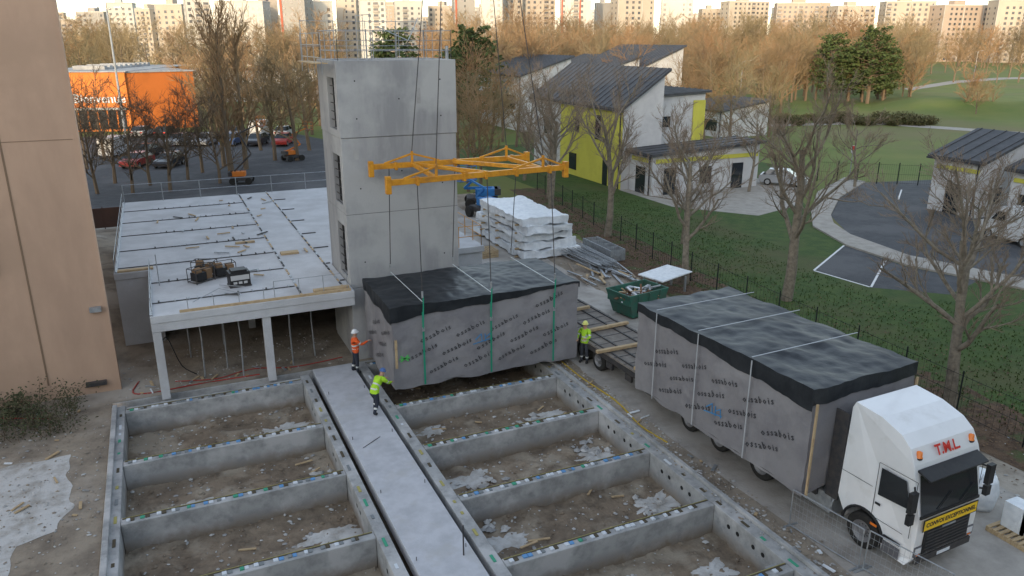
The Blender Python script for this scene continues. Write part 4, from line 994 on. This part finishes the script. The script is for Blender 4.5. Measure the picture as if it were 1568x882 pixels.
# ------------------------------------------------------------------ people
def person(name,l,rz,J,jacket,trous,helmet,bands=True):
    e=empty(name,l,rz)
    names=list(J.keys());idx={k_:i for i,k_ in enumerate(names)}
    rad=dict(pelvis=(.15,.17),waist=(.135,.155),chest=(.15,.19),neckb=(.09,.12),neck=(.06,.06),jaw=(.078,.075),skull=(.098,.085),crown=(.07,.065))
    E=[('pelvis','waist'),('waist','chest'),('chest','neckb'),('neckb','neck'),('neck','jaw'),('jaw','skull'),('skull','crown')]
    for s_ in 'lr':
        E+=[('neckb','sh_'+s_),('sh_'+s_,'el_'+s_),('el_'+s_,'wr_'+s_),('wr_'+s_,'pa_'+s_),('pelvis','hip_'+s_),('hip_'+s_,'kn_'+s_),('kn_'+s_,'an_'+s_),('an_'+s_,'toe_'+s_)]
        rad.update({'sh_'+s_:(.085,.085),'el_'+s_:(.062,.062),'wr_'+s_:(.042,.042),'pa_'+s_:(.03,.045),'hip_'+s_:(.115,.115),'kn_'+s_:(.08,.08),'an_'+s_:(.06,.06),'toe_'+s_:(.05,.055)})
    me=bpy.data.meshes.new(name+'_body');me.from_pydata([J[k_] for k_ in names],[(idx[a],idx[b]) for a,b in E],[])
    o=bpy.data.objects.new('t',me);scene.collection.objects.link(o)
    sk=o.modifiers.new('s','SKIN');sk.use_smooth_shade=True
    for k_ in names: me.skin_vertices[0].data[idx[k_]].radius=rad[k_]
    me.skin_vertices[0].data[idx['pelvis']].use_root=True
    sb=o.modifiers.new('u','SUBSURF');sb.levels=3;sb.render_levels=3
    bpy.context.view_layer.update()
    ev=o.evaluated_get(bpy.context.evaluated_depsgraph_get());bm_=bpy.data.meshes.new_from_object(ev);bpy.data.objects.remove(o)
    skin=M(name+'_skin',(.45,.27,.19),rough=.6)
    ms=[M(name+'_jacket',*jacket),M(name+'_trousers',*trous),skin,M(name+'_reflect',(.6,.62,.6),rough=.35),blk]
    bm_.materials.clear()
    for q in ms: bm_.materials.append(q)
    def seg(p,a,b):
        a=Vector(a);b=Vector(b);d=b-a;t=max(0,min(1,(p-a).dot(d)/d.length_squared));return (p-(a+d*t)).length,t
    matof={}
    for a,b in E:
        if a in('neck','jaw','skull') or b=='neck' or b.startswith('pa'): mt=2
        elif b.startswith('toe'): mt=4
        elif b.startswith('kn') or b.startswith('an') or b.startswith('hip'): mt=1
        else: mt=0
        matof[(a,b)]=mt
    for p in bm_.polygons:
        best=min(((seg(p.center,J[a],J[b])+((a,b),)) for a,b in E),key=lambda q:q[0]);mt=matof[best[2]];t=best[1];b=best[2][1]
        if best[2]==('neckb','neck'): mt=0 if t<.5 else 2
        if bands:
            if best[2]==('waist','chest') and .2<t<.5: mt=3
            if best[2]==('pelvis','waist') and .25<t<.6: mt=3
            if b.startswith('el') and .55<t<.75: mt=3
            if b.startswith('an') and .45<t<.62: mt=3
        if b.startswith('hip'): mt=0 if p.center.z>Vector(J['pelvis']).z-.06 else 1
        p.material_index=mt;p.use_smooth=True
    ob=bpy.data.objects.new('body',bm_);scene.collection.objects.link(ob);ob.parent=e
    h=MB()
    for s_ in 'lr':
        w=Vector(J['wr_'+s_]);pa=Vector(J['pa_'+s_]);d=(pa-w).normalized();up=Vector((0,0,1));
        if abs(d.z)>.8: up=Vector((1,0,0))
        sd=d.cross(up).normalized();nn=sd.cross(d)
        for i,L in enumerate((.07,.08,.075,.06)):
            b=pa+sd*(-.033+.022*i);p1=b+d*L*.5-nn*.004;p2=p1+d*L*.35-nn*.018;p3=p2+d*L*.2-nn*.02
            h.tube([b-d*.02,b,p1,p2,p3],[.011,.0105,.010,.009,.006],6)
        th=w+d*.03-sd*.03;h.tube([th,th-sd*.03+d*.025,th-sd*.04+d*.055,th-sd*.036+d*.075],[.013,.012,.011,.007],6)
    h.build('fingers',[skin],parent=e,smooth=True)
    sk_=Vector(J['skull']);up=(Vector(J['crown'])-Vector(J['jaw'])).normalized();fw=Vector((1,0,0));fw=(fw-up*fw.dot(up)).normalized();lf=up.cross(fw)
    X=Matrix((( fw.x,lf.x,up.x,sk_.x),(fw.y,lf.y,up.y,sk_.y),(fw.z,lf.z,up.z,sk_.z),(0,0,0,1)))
    f=MB()
    f.add([(.085,-.012,.0),(.085,.012,.0),(.118,-.016,-.045),(.118,.016,-.045),(.085,0,-.055)],[(0,1,3,2),(2,3,4)],0,X)
    for sy in (-.032,.032): f.box(.088,.096,sy-.012,sy+.012,-.004,.006,1,X);f.box(.086,.098,sy-.016,sy+.016,.014,.020,1,X)
    f.box(.08,.092,-.022,.022,-.078,-.07,2,X)
    for sy in (-1,1): f.box(-.015,.02,sy*.086-.008,sy*.086+.008,-.035,.025,0,X)
    f.build('face',[skin,blk,M(name+'_lips',(.35,.15,.12))],parent=e)
    hm=MB();pr=[(.005,.148,0),(.0,.122,0),(.03,.12,0),(.08,.105,0),(.12,.075,0),(.142,.035,0),(.147,0,0)]
    hm.lathe(pr,20,(0,0,.035),'z');hm.v=[tuple(X@Vector((x*(1.12 if x>0 else 1.02),y*.92,z))) for x,y,z in hm.v]
    hm.build('hard_hat',[M(name+'_hat',helmet,rough=.35)],parent=e,smooth=True)
    return e
def stand(): 
    return dict(pelvis=(0,0,.96),waist=(.01,0,1.12),chest=(0,0,1.30),neckb=(-.01,0,1.46),neck=(.0,0,1.54),jaw=(.02,0,1.60),skull=(.015,0,1.68),crown=(.01,0,1.75),
      sh_l=(0,.19,1.44),el_l=(.02,.26,1.15),wr_l=(.14,.26,.92),pa_l=(.18,.25,.85),sh_r=(0,-.19,1.44),el_r=(.02,-.26,1.15),wr_r=(.14,-.26,.92),pa_r=(.18,-.25,.85),
      hip_l=(0,.10,.9),kn_l=(.03,.12,.5),an_l=(-.01,.13,.09),toe_l=(.15,.15,.045),hip_r=(0,-.10,.9),kn_r=(.02,-.12,.5),an_r=(0,-.13,.09),toe_r=(.16,-.15,.045))
J=stand();J.update(el_r=(.22,-.24,1.25),wr_r=(.46,-.2,1.34),pa_r=(.54,-.19,1.36),an_l=(-.14,.13,.09),toe_l=(.02,.15,.045),kn_l=(-.03,.12,.5),el_l=(.08,.27,1.17),wr_l=(.30,.22,1.12),pa_l=(.38,.20,1.12))
person('worker_in_orange',(6.2,28.6,.0),R(0),J,((.8,.13,.03),(.65,.10,.03),6,.8),((.03,.035,.05),),(.75,.76,.78))
J=stand();J.update(pelvis=(-.12,0,.86),waist=(-.02,0,1.0),chest=(.13,0,1.12),neckb=(.26,0,1.22),neck=(.32,0,1.27),jaw=(.38,0,1.30),skull=(.42,0,1.37),crown=(.44,0,1.44),
  sh_l=(.25,.19,1.2),el_l=(.5,.22,1.08),wr_l=(.74,.15,1.0),pa_l=(.82,.13,.99),sh_r=(.25,-.19,1.2),el_r=(.46,-.22,1.0),wr_r=(.7,-.16,.92),pa_r=(.78,-.15,.91),
  hip_l=(-.12,.10,.80),kn_l=(.12,.13,.46),an_l=(.05,.14,.09),toe_l=(.22,.15,.045),hip_r=(-.12,-.10,.80),kn_r=(-.12,-.13,.44),an_r=(-.34,-.13,.10),toe_r=(-.18,-.15,.045))
person('worker_bending',(6.0,24.75,.05),R(38),J,((.45,.75,.04),(.35,.62,.03),6,.8),((.03,.035,.05),),(.08,.15,.35))
J=stand();J.update(el_l=(.12,.27,1.2),wr_l=(.33,.2,1.2),pa_l=(.41,.17,1.21),el_r=(.1,-.28,1.17),wr_r=(.3,-.2,1.12),pa_r=(.38,-.17,1.12))
person('worker_by_trailer',(15.02,25.6,.01),R(215),J,((.42,.7,.04),(.33,.58,.03),6,.8),((.05,.055,.07),),(.7,.7,.2))
J=stand();J.update(el_r=(.22,-.24,1.2),wr_r=(.4,-.2,1.3),pa_r=(.48,-.19,1.33))
person('driver_on_trailer',(15.75,29.6,1.02),R(215),J,((.03,.03,.04),(.05,.05,.06),6,.8),((.04,.04,.05),),(.03,.03,.03),bands=False)
# ------------------------------------------------------------------ light, sky, camera
el=R(10.5);azv=Vector((-.639,-.77,0)).normalized()
dirs=Vector((azv.x*math.cos(el),azv.y*math.cos(el),math.sin(el)))
sd=bpy.data.lights.new('sun','SUN');sd.energy=3.4;sd.angle=R(.5);sd.color=(1.0,.76,.46)
so=bpy.data.objects.new('sun',sd);scene.collection.objects.link(so);so.rotation_euler=dirs.to_track_quat('Z','Y').to_euler()
wd=bpy.data.worlds.new('World');scene.world=wd;wd.use_nodes=True;nt=wd.node_tree
sky=nt.nodes.new('ShaderNodeTexSky');sky.sky_type='NISHITA';sky.sun_disc=False;sky.sun_elevation=el;sky.sun_rotation=math.atan2(azv.x,azv.y);sky.air_density=1;sky.dust_density=1.0;sky.ozone_density=1
hs_=nt.nodes.new('ShaderNodeHueSaturation');hs_.inputs['Saturation'].default_value=.6
nt.links.new(sky.outputs[0],hs_.inputs['Color']);nt.links.new(hs_.outputs[0],nt.nodes['Background'].inputs[0]);nt.nodes['Background'].inputs[1].default_value=.5
cam=bpy.data.cameras.new('camera');co=bpy.data.objects.new('camera',cam);scene.collection.objects.link(co);scene.camera=co
co.location=(0,0,12.8);co.rotation_euler=(math.pi/2-math.atan(381/1180.),0,R(-24.6));cam.sensor_width=36;cam.lens=36*1180/1568.;cam.clip_end=5000;cam.clip_start=.1
scene.view_settings.view_transform='Standard';scene.view_settings.look='None';scene.view_settings.exposure=0
